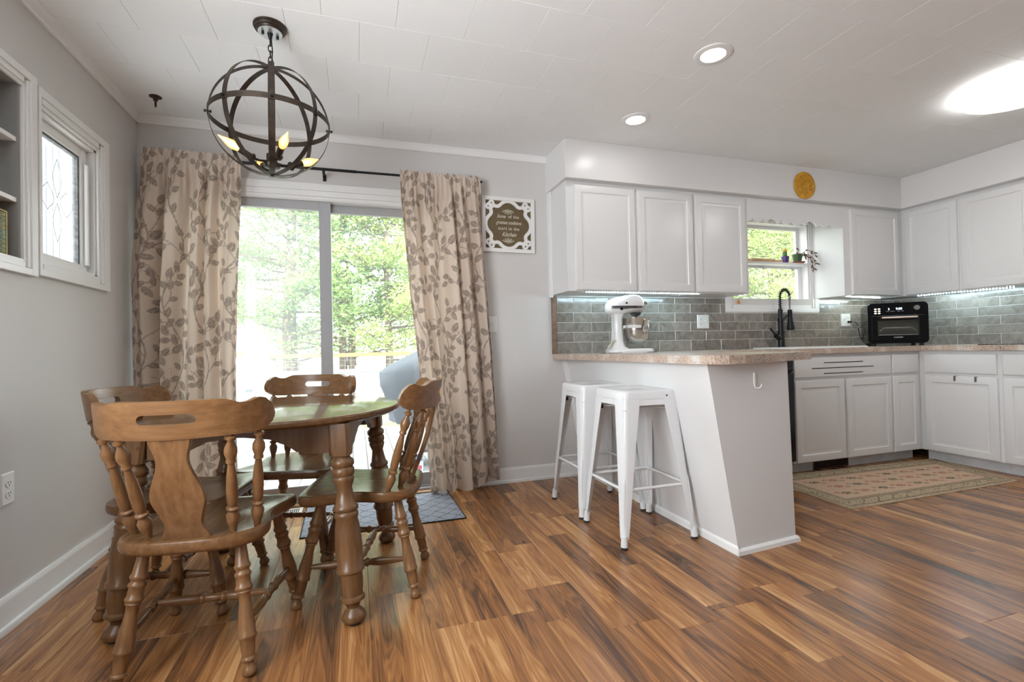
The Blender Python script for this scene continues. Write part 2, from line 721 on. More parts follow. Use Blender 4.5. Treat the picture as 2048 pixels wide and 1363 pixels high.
def catmull(pts, n=6, closed=True):
    P = [Vector((*p, 0)) if len(p) == 2 else Vector(p) for p in pts]
    m = len(P)
    out = []
    for i in range(m if closed else m - 1):
        if closed:
            a, b, c, d = P[i - 1], P[i], P[(i + 1) % m], P[(i + 2) % m]
        else:
            a, b, c, d = P[max(i - 1, 0)], P[i], P[i + 1], P[min(i + 2, m - 1)]
        for k in range(n):
            t = k / n
            out.append(0.5 * ((2 * b) + (c - a) * t + (2 * a - 5 * b + 4 * c - d) * t * t + (3 * b - a - 3 * c + d) * t ** 3))
    if not closed:
        out.append(P[-1])
    return out


def interp(tbl, t):
    for (a, va), (b, vb) in zip(tbl, tbl[1:]):
        if t <= b:
            q = (t - a) / (b - a) if b > a else 0
            q = q * q * (3 - 2 * q)
            return va + (vb - va) * q
    return tbl[-1][1]


XL, YB, XR, YR, ZC = -1.236, 3.443, 5.06, -3.2, 2.43

# ================================================================== THE ROOM
def structure(name, label, cat, parts=None):
    return thing(name, label, cat, kind='structure')


# ---- floor: one plank per object
floor = MB().box(XL, XR, YR, YB + 0.02, -0.12, -0.009).build('floor', SHADOWGAP, kind='structure')
tag(floor, 'warm brown wood-look laminate plank floor of the whole room', 'floor')
PW, PL = 0.2006, 1.21
X0 = 0.0325
known = {2: 1.738, 3: 1.898, 4: 1.534, 5: 1.453, 1: 2.95, 0: 2.049, 6: 1.512, 7: 1.597}
full = MB().cbox(-PW / 2 + 0.0002, PW / 2 - 0.0002, -PL / 2 + 0.0002, PL / 2 - 0.0002, -0.009, 0, 0.0012)
full_o = full.build('plank', FLOORM, floor)
full_used = False
rp = random.Random(3)
for k in range(-7, 26):
    xa, xb = X0 + k * PW, X0 + (k + 1) * PW
    ca, cb = max(xa, XL), min(xb, XR)
    if cb - ca < 0.01:
        continue
    y = known.get(k, rp.uniform(1.3, 2.5))
    while y > YR:
        y -= PL
    y += 0.0
    while y < YB:
        ya, yb2 = max(y, YR), min(y + PL, YB)
        if yb2 - ya > 0.02:
            cx, cy = (xa + xb) / 2, y + PL / 2
            if ca == xa and cb == xb and ya == y and yb2 == y + PL:
                if not full_used:
                    full_o.location = (cx, cy, 0)
                    full_used = True
                else:
                    copy_of(full_o, floor, (cx, cy, 0))
            else:
                o = MB().cbox(ca - cx + 0.0002, cb - cx - 0.0002, ya - cy + 0.0002, yb2 - cy - 0.0002, -0.009, 0, 0.0012).build('plank', FLOORM, floor)
                o.location = (cx, cy, 0)
        y += PL

# ---- ceiling: slab plus square tiles laid brick fashion
ceil = MB().box(XL - 0.14, XR + 0.14, YR - 0.14, YB + 0.14, ZC + 0.013, ZC + 0.2).build('ceiling', GAPW, kind='structure')
tag(ceil, 'white tiled ceiling of the dining area and kitchen', 'ceiling')
MB().box(XL, XR, YR, 0.957 - 0.001, ZC, ZC + 0.013).build('ceiling_board', CEILM, ceil)
TP, TR = 0.3095, 0.314
tile_o = MB().cbox(-TP / 2 + 0.0004, TP / 2 - 0.0004, -TR / 2 + 0.0004, TR / 2 - 0.0004, 0, 0.013, 0.0012, up=False).build('ceiling_tile', CEILM, ceil)
tile_used = False
for j in range(8):
    y0 = 2.213 - 4 * TR + j * TR
    y1 = min(y0 + TR, YB)
    ph = -0.119 if j % 2 == 1 else 0.036
    for k in range(-5, 18):
        x0 = ph + k * TP
        x1 = x0 + TP
        a, b = max(x0, XL), min(x1, XR)
        if b - a < 0.01:
            continue
        if (y0 > 3.07 and a > 1.42) or (a > 4.7):
            continue
        cx, cy = (x0 + x1) / 2, y0 + TR / 2
        if a == x0 and b == x1 and y1 == y0 + TR:
            if not tile_used:
                tile_o.location = (cx, cy, ZC)
                tile_used = True
            else:
                copy_of(tile_o, ceil, (cx, cy, ZC))
        else:
            o = MB().cbox(a - cx + 0.0006, b - cx - 0.0006, y0 - cy + 0.0006, y1 - cy - 0.0006, 0, 0.013, 0.0012, up=False).build('ceiling_tile', CEILM, ceil)
            o.location = (cx, cy, ZC)

# ---- walls (with their openings)
DX0, DX1, DZ1 = -1.10, 0.73, 2.0          # patio door opening
WX0, WX1, WZ0, WZ1 = 3.12, 3.995, 1.335, 2.065   # kitchen window opening
LY0, LY1, LZ0, LZ1 = 2.49, 2.956, 1.385, 2.02    # left window opening
NY0, NY1, NZ0, NZ1 = 1.45, 2.375, 1.37, 2.057    # shelf niche
T = 0.14
mb = MB()
mb.box(XL - T, DX0, YB, YB + T, 0, ZC)
mb.box(DX0, DX1, YB, YB + T, DZ1, ZC)
mb.box(DX1, WX0, YB, YB + T, 0, ZC)
mb.box(WX0, WX1, YB, YB + T, 0, WZ0)
mb.box(WX0, WX1, YB, YB + T, WZ1, ZC)
mb.box(WX1, XR + T, YB, YB + T, 0, ZC)
wall_back = mb.build('wall_back', WALLP, kind='structure')
tag(wall_back, 'greige back wall with the glazed door and kitchen window', 'wall')
mb = MB()
SWY0, SWY1 = -0.45, 1.2
mb.box(XL - T, XL, YR, SWY0, 0, ZC).box(XL - T, XL, SWY1, NY0, 0, ZC)
mb.box(XL - T, XL, SWY0, SWY1, 0, 0.7).box(XL - T, XL, SWY0, SWY1, 2.2, ZC)
mb.box(XL - T, XL, NY0, NY1, 0, NZ0)
mb.box(XL - T, XL, NY0, NY1, NZ1, ZC)
mb.box(XL - T, XL, NY1, LY0, 0, ZC)
mb.box(XL - T, XL, LY0, LY1, 0, LZ0)
mb.box(XL - T, XL, LY0, LY1, LZ1, ZC)
mb.box(XL - T, XL, LY1, YB, 0, ZC)
wall_left = mb.build('wall_left', WALLP, kind='structure')
tag(wall_left, 'greige left wall with a small window and built-in shelves', 'wall')
wall_right = MB().box(XR, XR + T, YR, YB, 0, ZC).build('wall_right', WALLP, kind='structure')
tag(wall_right, 'greige wall behind the right run of kitchen cabinets', 'wall')
mb = MB()
mb.box(XL - T, XR + T, YR - T, YR, 0, ZC)
wall_rear = mb.build('wall_rear', mat('bounce_cut_wall_paint', (0.20, 0.215, 0.23), 0.6, bump=0.1), kind='structure')  # unseen wall made dark to cut light bounced onto the end panel
tag(wall_rear, 'unseen wall behind the viewer, coloured dark to cut bounced light', 'wall')

# ---- crown, baseboards
c = MB()
c.prism([(0, 0)], 0, 0) if False else None


def rail_profile(name, p0, p1, inward, prof, material, label, cat='trim'):
    """extrude a profile (list of (out, z)) along p0->p1; 'inward' is the unit vector away from the wall"""
    r0, r1 = [], []
    for (o, z) in prof:
        r0.append((p0[0] + inward[0] * o, p0[1] + inward[1] * o, z))
        r1.append((p1[0] + inward[0] * o, p1[1] + inward[1] * o, z))
    o = MB().loops([r0, r1]).build(name, material, kind='structure')
    return tag(o, label, cat)


crown = [(0, ZC), (0, ZC - 0.048), (0.012, ZC - 0.048), (0.018, ZC - 0.04), (0.022, ZC - 0.012), (0.032, ZC)]
rail_profile('trim_1', (XL, YR, 0), (XL, YB, 0), (1, 0), crown, WHITEP, 'white crown strip along the top of the left wall')
rail_profile('trim_2', (XL, YB, 0), (1.40, YB, 0), (0, -1), crown, WHITEP, 'white crown strip above the curtains on the back wall')
base = [(0, 0), (0, 0.122), (0.008, 0.122), (0.012, 0.112), (0.014, 0.104), (0.016, 0.026), (0.026, 0.022), (0.028, 0.012), (0.028, 0)]
rail_profile('baseboard_left', (XL, YR, 0), (XL, YB, 0), (1, 0), base, WHITEP, 'white baseboard along the left wall', 'baseboard')
base2 = [(o, z * 0.88) for o, z in base]
rail_profile('baseboard_back', (0.78, YB, 0), (1.66, YB, 0), (0, -1), base2, WHITEP, 'white baseboard between the curtain and the breakfast counter', 'baseboard')

# ---- soffit over the cabinets
SY, SX, SZ = 3.071, 4.672, 2.158
so = MB().prism([(1.395, YB), (1.395, SY), (SX, SY), (SX, 0.6), (XR, 0.6), (XR, YB)], SZ, ZC).build('trim_3', SOFP, bevel=0.003, kind='structure')
tag(so, 'white boxed soffit between ceiling and wall cabinets', 'soffit')

# ---- casings helper -------------------------------------------------


def casing_bars(parent, plane, a0, a1, z0, z1, wl, wr, wt, wb, sign_out, mat_=None, name='casing'):
    """four stepped casing bars. plane: ('x', X) or ('y', Y); a along the wall; sign_out = direction out of the wall"""
    mat_ = mat_ or WHITEP

    def bar(p, q, r, s, steps):
        mb = MB()
        for (i0, i1, t) in steps:
            # insets measured on all sides
            lo, hi = sorted((plane[1], plane[1] + sign_out * t))
            if plane[0] == 'y':
                mb.box(p + i0[0], q - i0[1], lo, hi, r + i1[0], s - i1[1])
            else:
                mb.box(lo, hi, p + i0[0], q - i0[1], r + i1[0], s - i1[1])
        return mb.build(name, mat_, parent, bevel=0.002)

    if wl:
        bar(a0, a0 + wl, z0, z1, [((0, wl * 0.45), (0, 0), 0.022), ((wl * 0.45, wl * 0.2), (wb * 0.5, wt * 0.5), 0.017), ((wl * 0.8, 0), (wb * 0.8, wt * 0.8), 0.011)])
    if wr:
        bar(a1 - wr, a1, z0, z1, [((wr * 0.45, 0), (0, 0), 0.022), ((wr * 0.2, wr * 0.45), (wb * 0.5, wt * 0.5), 0.017), ((0, wr * 0.8), (wb * 0.8, wt * 0.8), 0.011)])
    if wt:
        bar(a0 + wl, a1 - wr, z1 - wt, z1, [((-wl * 0.55, -wr * 0.55), (wt * 0.55, 0), 0.0215), ((0, 0), (wt * 0.2, wt * 0.45), 0.0165), ((0, 0), (0, wt * 0.8), 0.0105)])
    if wb:
        bar(a0 + wl, a1 - wr, z0, z0 + wb, [((-wl * 0.55, -wr * 0.55), (0, wb * 0.55), 0.0215), ((0, 0), (wb * 0.45, wb * 0.2), 0.0165), ((0, 0), (wb * 0.8, 0), 0.0105)])


# ---- window_1: small casement in the left wall
win1 = structure('window_1', 'small white casement window with etched glass in the left wall', 'window')
casing_bars(win1, ('x', XL), 2.457, 3.05, 1.322, 2.096, 0.034, 0.095, 0.076, 0.064, 1)
jm = MB()
jm.box(XL - T, XL, LY0 - 0.001, LY0 + 0.012, LZ0, LZ1).box(XL - T, XL, LY1 - 0.012, LY1 + 0.001, LZ0, LZ1)
jm.box(XL - T, XL, LY0, LY1, LZ0 - 0.001, LZ0 + 0.012).box(XL - T, XL, LY0, LY1, LZ1 - 0.012, LZ1 + 0.001)
jm.build('jamb', WHITEP, win1)
sx0, sx1 = XL - 0.066, XL - 0.03
gy0, gy1, gz0, gz1 = LY0 + 0.07, LY1 - 0.07, LZ0 + 0.05, LZ1 - 0.058
sm = MB()
sm.box(sx0, sx1, LY0 + 0.012, gy0, LZ0 + 0.012, LZ1 - 0.012).box(sx0, sx1, gy1, LY1 - 0.012, LZ0 + 0.012, LZ1 - 0.012)
sm.box(sx0, sx1, gy0, gy1, LZ0 + 0.012, gz0).box(sx0, sx1, gy0, gy1, gz1, LZ1 - 0.012)
sash = sm.build('sash', WHITEP, win1, bevel=0.004)
gk = MB()
gk.box(sx0 + 0.006, sx1 - 0.008, gy1 - 0.012, gy1, gz0, gz1).box(sx0 + 0.006, sx1 - 0.008, gy0, gy1 - 0.012, gz1 - 0.009, gz1)
gk.build('gasket', mat('grey_gasket', (0.13, 0.13, 0.13), 0.7, bump=0.4, bscale=200, vary=0.4, vscale=60), sash)
MB().box(sx0 + 0.012, sx0 + 0.016, gy0 - 0.004, gy1 + 0.004, gz0 - 0.004, gz1 + 0.004).build('pane', GLASS, sash)
MB().cyl((sx1 + 0.008, gy1 + 0.03, LZ0 + 0.05), (sx1 + 0.008, gy1 + 0.03, LZ1 - 0.09), 0.011, 12).build('roller_bar', WHITEP, win1, smooth=40)
# etched petals: raised frosted outlines on the pane
ETCH = mat('etched_glass', (0.66, 0.69, 0.70), 0.6, bump=0.1)
pc = (gy0 + gy1) / 2 + 0.02
px_ = sx0 + 0.018
ez = (gz0 + gz1) / 2
et = MB()
for (cy, cz, hy, hz) in ((pc - 0.02, ez + 0.10, 0.034, 0.088), (pc - 0.02, ez - 0.10, 0.034, 0.088), (pc + 0.055, ez, 0.05, 0.06), (pc - 0.095, ez, 0.05, 0.06)):
    path = []
    for s in (1, -1):
        for k in range(9):
            t = k / 8
            if hz > hy:
                path.append((px_, cy + s * hy * math.sin(PI * t) ** 1.2, cz + (hz * (1 - 2 * t)) * s))
            else:
                path.append((px_, cy + (hy * (1 - 2 * t)) * s, cz + s * hz * 0.75 * math.sin(PI * t) ** 1.2))
    et.tube(path, 0.0022, 5, closed=True)
et.build('etched_design', ETCH, sash)

# ---- built-in shelves left of it
shelf = thing('built_in_shelf', 'white recessed wall shelves with moulded frame beside the left window', 'shelf', kind='structure')
casing_bars(shelf, ('x', XL), 1.36, 2.446, 1.312, 2.117, 0.075, 0.07, 0.066, 0.06, 1)
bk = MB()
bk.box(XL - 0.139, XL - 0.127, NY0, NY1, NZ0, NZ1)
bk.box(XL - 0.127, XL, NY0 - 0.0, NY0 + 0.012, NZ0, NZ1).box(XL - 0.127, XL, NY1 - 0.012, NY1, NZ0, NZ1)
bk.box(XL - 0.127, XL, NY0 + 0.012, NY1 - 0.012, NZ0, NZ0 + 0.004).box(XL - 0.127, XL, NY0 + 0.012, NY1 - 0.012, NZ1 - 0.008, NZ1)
bk.build('niche_box', mat('shaded_niche_grey', (0.30, 0.297, 0.285), 0.5, bump=0.05), shelf)  # shadow inside the niche is put into this grey
for z in (1.588, 1.824):
    MB().box(XL - 0.127, XL - 0.004, NY0 + 0.012, NY1 - 0.012, z, z + 0.018).build('shelf_board', WHITEP, shelf, bevel=0.002)

# ---- door_1: sliding glazed door
door = structure('door_1', 'white and grey sliding glass patio door behind the dining table', 'door')
casing_bars(door, ('y', YB), -1.20, 0.83, 0.0, 2.094, 0.10, 0.10, 0.104, 0.0, -1)
fr = MB()
fr.box(DX0, DX0 + 0.03, YB - 0.004, YB + 0.13, 0.03, DZ1).box(DX1 - 0.03, DX1, YB - 0.004, YB + 0.13, 0.03, DZ1)
fr.box(DX0 + 0.03, DX1 - 0.03, YB - 0.004, YB + 0.13, 1.985, DZ1)
fr.build('frame', WHITEP, door, bevel=0.002)
SASHM = mat('backlit_grey_door_frame', (0.42, 0.42, 0.43), 0.35, bump=0.03)  # grey taken darker so the colour carries the backlit look


def slider(x0, x1, y0, y1, wl, wr):
    m = MB()
    m.box(x0, x0 + wl, y0, y1, 0.035, 1.985).box(x1 - wr, x1, y0, y1, 0.035, 1.985)
    m.box(x0 + wl, x1 - wr, y0, y1, 1.93, 1.985)
    p = m.build('sash', SASHM, door, bevel=0.002)
    MB().box(x0 + wl, x1 - wr, y0, y1, 0.035, 0.115).build('bottom_rail', ALU, p, bevel=0.002)
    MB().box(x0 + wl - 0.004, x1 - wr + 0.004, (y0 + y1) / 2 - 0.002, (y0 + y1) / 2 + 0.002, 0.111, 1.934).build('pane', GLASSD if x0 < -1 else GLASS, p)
    return p


slider(DX0 + 0.03, -0.15, YB + 0.02, YB + 0.06, 0.06, 0.074)
slider(-0.20, DX1 - 0.03, YB + 0.07, YB + 0.11, 0.05, 0.06)
tr = MB()
tr.box(DX0, DX1, YB - 0.02, YB + 0.14, 0.0, 0.03)
for y in (0.012, 0.064, 0.114):
    tr.box(DX0, DX1, YB + y, YB + y + 0.004, 0.03, 0.043)
tr.build('track', ALU, door)
MB().box(DX0, DX1, YB - 0.06, YB - 0.02, 0.0, 0.016).build('threshold', mat('pine_threshold', (0.42, 0.24, 0.12), 0.5, bump=0.1, vary=0.2), door, bevel=0.004)

# ---- window_2: kitchen window
win2 = structure('window_2', 'white kitchen window above the sink with a plant shelf across it', 'window')
casing_bars(win2, ('y', YB), 3.03, 4.085, 1.256, 2.14, 0.09, 0.09, 0.08, 0.08, -1)
wy = YB + 0.10
jm = MB()
jm.box(WX0 - 0.001, WX0 + 0.012, YB, YB + T, WZ0, WZ1).box(WX1 - 0.012, WX1 + 0.001, YB, YB + T, WZ0, WZ1)
jm.box(WX0, WX1, YB, YB + T, WZ0 - 0.001, WZ0 + 0.010).box(WX0, WX1, YB, YB + T, WZ1 - 0.012, WZ1 + 0.001)
jm.build('jamb', WHITEP, win2)
VIN = mat('white_vinyl', (0.84, 0.84, 0.84), 0.35, bump=0.02)
for (za, zb, yo, fw) in ((1.70, WZ1 - 0.012, 0.02, 0.032), (WZ0 + 0.010, 1.70, 0.0, 0.042)):
    m = MB()
    xa, xb = WX0 + 0.012, WX1 - 0.012
    m.box(xa, xa + fw, wy + yo - 0.03, wy + yo, za, zb).box(xb - fw, xb, wy + yo - 0.03, wy + yo, za, zb)
    m.box(xa + fw, xb - fw, wy + yo - 0.03, wy + yo, za, za + fw * 0.75).box(xa + fw, xb - fw, wy + yo - 0.03, wy + yo, zb - fw * 0.9, zb)
    s = m.build('sash', VIN, win2, bevel=0.003)
    MB().box(xa + fw - 0.003, xb - fw + 0.003, wy + yo - 0.017, wy + yo - 0.013, za + fw * 0.75 - 0.003, zb - fw * 0.9 + 0.003).build('pane', GLASS, s)
for x in (3.52, 3.86):
    m = MB().box(x - 0.02, x + 0.02, wy - 0.05, wy - 0.03, 1.652, 1.664).cyl((x, wy - 0.045, 1.658), (x - 0.012, wy - 0.06, 1.646), 0.004, 8)
    m.build('latch', STEEL, win2)
MB().box(3.56, 3.62, wy - 0.045, wy - 0.03, 1.352, 1.362).build('crank', mat('dark_latch', (0.12, 0.11, 0.1), 0.4, bump=0.05), win2)
sh = MB().box(WX0 + 0.013, WX1 - 0.013, YB - 0.03, wy - 0.032, 1.683, 1.702).build('shelf_board', WHITEP, win2, bevel=0.002)

# invented window behind the viewer, an opening for the added fill lamp
ww = structure('fill_window', 'added white window in the left wall behind the viewer, unseen opening for fill light', 'window')
casing_bars(ww, ('x', XL), SWY0 - 0.08, SWY1 + 0.08, 0.62, 2.28, 0.08, 0.08, 0.08, 0.08, 1)
m = MB()
m.box(XL - 0.09, XL - 0.05, SWY0, SWY0 + 0.05, 0.7, 2.2).box(XL - 0.09, XL - 0.05, SWY1 - 0.05, SWY1, 0.7, 2.2)
m.box(XL - 0.09, XL - 0.05, SWY0, SWY1, 0.7, 0.75).box(XL - 0.09, XL - 0.05, SWY0, SWY1, 2.15, 2.2).box(XL - 0.09, XL - 0.05, SWY0, SWY1, 1.43, 1.47)
m.build('sash', VIN, ww)

# ---- backsplash: a grout bed on each wall with separate tiles
CT = 0.933                                  # counter top height
bs = MB().box(1.455, XR, YB - 0.0115, YB, CT, 1.375).build('backsplash', GROUT, wall_back)
bs2 = MB().box(XR - 0.0115, XR, 0.6, YB - 0.006, CT, 1.375).build('backsplash', GROUT, wall_right)
TH, TW = 0.0757, 0.3058
rt = random.Random(11)


def wobbly_tile(wd, ht):
    m = MB()
    c = 0.0022
    t = 0.008
    xs, zs = wd / 2, ht / 2
    m.loops([[(-xs, 0, -zs), (xs, 0, -zs), (xs, 0, zs), (-xs, 0, zs)],
             [(-xs, -t + c, -zs), (xs, -t + c, -zs), (xs, -t + c, zs), (-xs, -t + c, zs)],
             [(-xs + c, -t, -zs + c), (xs - c, -t, -zs + c), (xs - c, -t, zs - c), (-xs + c, -t, zs - c)]])
    return m


tile_cache = {}


def lay(wall, x0, x1, phase_even, phase_odd, z0, holes, to_world, rz):
    j = 0
    z = z0
    while z < 1.372:
        zt = min(z + TH, 1.372)
        za = CT - 0.0005 if j == 0 else z
        ph = phase_even if j % 2 == 0 else phase_odd
        k = math.floor((x0 - ph) / TW)
        while ph + k * TW < x1:
            a, b = max(ph + k * TW, x0), min(ph + (k + 1) * TW, x1)
            k += 1
            pieces = [(a + 0.0018, b - 0.0018, za + 0.0015, zt - 0.0015)]
            for (hx0, hx1, hz0, hz1) in holes:
                nxt = []
                for (pa, pb, pz, pt) in pieces:
                    if pb <= hx0 or pa >= hx1 or pt <= hz0 or pz >= hz1:
                        nxt.append((pa, pb, pz, pt))
                        continue
                    if pa < hx0 - 0.012:
                        nxt.append((pa, hx0, pz, pt))
                    if pb > hx1 + 0.012:
                        nxt.append((hx1, pb, pz, pt))
                    m0, m1 = max(pa, hx0), min(pb, hx1)
                    if pz < hz0 - 0.012:
                        nxt.append((m0, m1, pz, hz0))
                    if pt > hz1 + 0.012:
                        nxt.append((m0, m1, hz1, pt))
                pieces = nxt
            for (pa, pb, pz, pt) in pieces:
                wd, ht = pb - pa, pt - pz
                if wd < 0.012 or ht < 0.02:
                    continue
                key = (round(wd, 4), round(ht, 4), rz)
                if key in tile_cache:
                    o = tile_cache[key].copy()
                    COL.objects.link(o)
                else:
                    o = wobbly_tile(wd, ht).build('tile', TILEM)
                    tile_cache[key] = o
                o.parent = wall
                o.location = to_world((pa + pb) / 2, (pz + pt) / 2)
                o.rotation_euler = (rt.uniform(-0.012, 0.012), 0, rz + rt.uniform(-0.004, 0.004))
        z += TH
        j += 1


lay(bs, 1.457, XR - 0.014, 1.752, 1.599, 0.945, [(3.028, 4.087, 1.254, 2.0)], lambda a, z: (a, YB - 0.006, z), 0)
lay(bs2, -(YB - 0.014), -0.62, -2.897, -2.744, 0.945, [], lambda a, z: (XR - 0.006, -a, z), -PI / 2)
ed = MB().box(1.42, 1.455, YB - 0.02, YB, CT, 1.372).build('edge_trim', mat('stained_edge_trim', (0.20, 0.13, 0.09), 0.5, bump=0.2, vary=0.3, vscale=20), wall_back)

# ================================================================== KITCHEN
def raised_panel(x0, x1, z0, z1, t=0.019, fw=0.058):
    def ring(i, y):
        return [(x0 + i, y, z0 + i), (x1 - i, y, z0 + i), (x1 - i, y, z1 - i), (x0 + i, y, z1 - i)]
    m = MB()
    m.loops([ring(0, 0), ring(0, -t + 0.007), ring(0.003, -t + 0.002), ring(0.009, -t), ring(fw - 0.006, -t), ring(fw, -t + 0.006),
             ring(fw + 0.012, -t + 0.007), ring(fw + 0.022, -t + 0.0035), ring(fw + 0.036, -t + 0.001)])
    return m


def slab_front(x0, x1, z0, z1, t=0.019):
    def ring(i, y):
        return [(x0 + i, y, z0 + i), (x1 - i, y, z0 + i), (x1 - i, y, z1 - i), (x0 + i, y, z1 - i)]
    return MB().loops([ring(0, 0), ring(0, -t + 0.007), ring(0.004, -t + 0.002), ring(0.012, -t)])


def wall_cabinet(label, loc, rz, width, depth, height, doors, group=None):
    """local frame: x along the front, y into the wall, z up; face frame at y=0"""
    t = thing('wall_cabinet', label, 'cabinet', loc, rz, group)
    m = MB()
    m.box(0, 0.018, 0.018, depth, 0, height).box(width - 0.018, width, 0.018, depth, 0, height)
    m.box(0.018, width - 0.018, 0.018, depth, 0.002, 0.018).box(0.018, width - 0.018, 0.018, depth, height - 0.018, height)
    m.box(0.018, width - 0.018, depth - 0.006, depth, 0.018, height - 0.018)
    m.build('carcass', CABP, t, bevel=0.001)
    f = MB()
    sl_, sr_ = max(0.04, doors[0][0] + 0.012), max(0.04, width - doors[-1][1] + 0.012)
    f.box(0, sl_, 0, 0.018, 0, height).box(width - sr_, width, 0, 0.018, 0, height)
    f.box(sl_, width - sr_, 0, 0.018, 0, 0.04).box(sl_, width - sr_, 0, 0.018, height - 0.04, height)
    for (a, b), (c_, d_) in zip(doors, doors[1:]):
        f.box(b - 0.012, c_ + 0.012, 0.0005, 0.0175, 0.04, height - 0.04)
    f.build('face_frame', CABP, t, bevel=0.001)
    for (a, b) in doors:
        raised_panel(a, b, 0.006, height - 0.026).build('door', CABP, t, smooth=25)
    return t


UH, UB = 0.780, 1.378
UF = 3.130                                    # face frame plane, doors 19 mm proud
wall_cabinet('white two-door wall cabinet hanging above the stand mixer', (1.420, UF, UB), 0, 1.062, YB - UF, UH, [(0.060, 0.548), (0.572, 1.052)])
wall_cabinet('white single-door wall cabinet left of the kitchen window', (2.482, UF, UB), 0, 0.520, YB - UF, UH, [(0.014, 0.490)])
wall_cabinet('white wall cabinet right of the kitchen window, sunlit on its side', (4.030, UF, UB), 0, 0.72, YB - UF, UH, [(0.076, 0.656)])
RF = 4.750
wall_cabinet('white wall cabinet over the toaster oven on the right wall', (RF, 3.130, UB), -PI / 2, 0.447, XR - RF, UH, [(0.030, 0.436)])
wall_cabinet('white wall cabinet at the far right edge of the picture', (RF, 2.683, UB), -PI / 2, 0.47, XR - RF, UH, [(0.010, 0.458)])
wall_cabinet('white wall cabinet beyond the right edge of the picture', (RF, 2.213, UB), -PI / 2, 0.60, XR - RF, UH, [(0.012, 0.585)])
tag(MB().box(1.404, 1.4195, YB - 0.05, YB, 1.360, 2.158).build('trim_4', WHITEP, bevel=0.002, kind='structure'), 'white upright strip beside the first wall cabinet', 'trim')

# ---- scalloped valance between the cabinets
pts = []


def scal(x0, x1, z0, z1, kind, n=10):
    out = []
    for k in range(n):
        t = k / n
        x = x0 + (x1 - x0) * t
        z = z0 + (z1 - z0) * t
        if kind == 'down':
            z -= 0.020 * math.sin(PI * t)
        elif kind == 'up':
            z += 0.034 * math.sin(PI * t) ** 0.8
        out.append((x, z))
    return out


vz = 1.962
unit = [(0.0, 0.0, 'start'), ]
bot = []
x = 3.002
seq = [('ogee', 0.055), ('down', 0.112), ('ogee2', 0.036), ('up', 0.118), ('ogee', 0.036), ('down', 0.112), ('down', 0.112), ('ogee2', 0.036), ('up', 0.118), ('ogee', 0.036), ('down', 0.112), ('ogee2', 0.134)]
for kind, wd in seq:
    if kind == 'ogee':           # rises to a cusp
        for k in range(6):
            t = k / 6
            bot.append((x + wd * t, vz + 0.030 * t ** 2))
        hi = vz + 0.022
    elif kind == 'down':
        for k in range(10):
            t = k / 10
            bot.append((x + wd * t, vz + 0.030 - 0.032 * math.sin(PI * t) ** 0.8))
    elif kind == 'ogee2':
        for k in range(6):
            t = k / 6
            bot.append((x + wd * t, vz + 0.030 * (1 - t) ** 2))
    else:
        for k in range(12):
            t = k / 12
            bot.append((x + wd * t, vz + 0.040 * math.sin(PI * t) ** 0.75))
    x += wd
bot.append((4.030, vz))
poly = [(p[0], p[1]) for p in bot if p[0] <= 4.030] + [(4.030, 2.157), (3.002, 2.157)]
va = MB(Matrix(((1, 0, 0, 0), (0, 0, 1, 0), (0, 1, 0, 0), (0, 0, 0, 1)))).prism(poly, UF, UF + 0.018).build('valance', CABP)
tag(va, 'white scalloped valance board between the cabinets above the window', 'valance')

# ---- base cabinets


TOEM = mat('grey_white_toe_board', (0.60, 0.60, 0.605), 0.55, bump=0.1, vary=0.1, vscale=10)


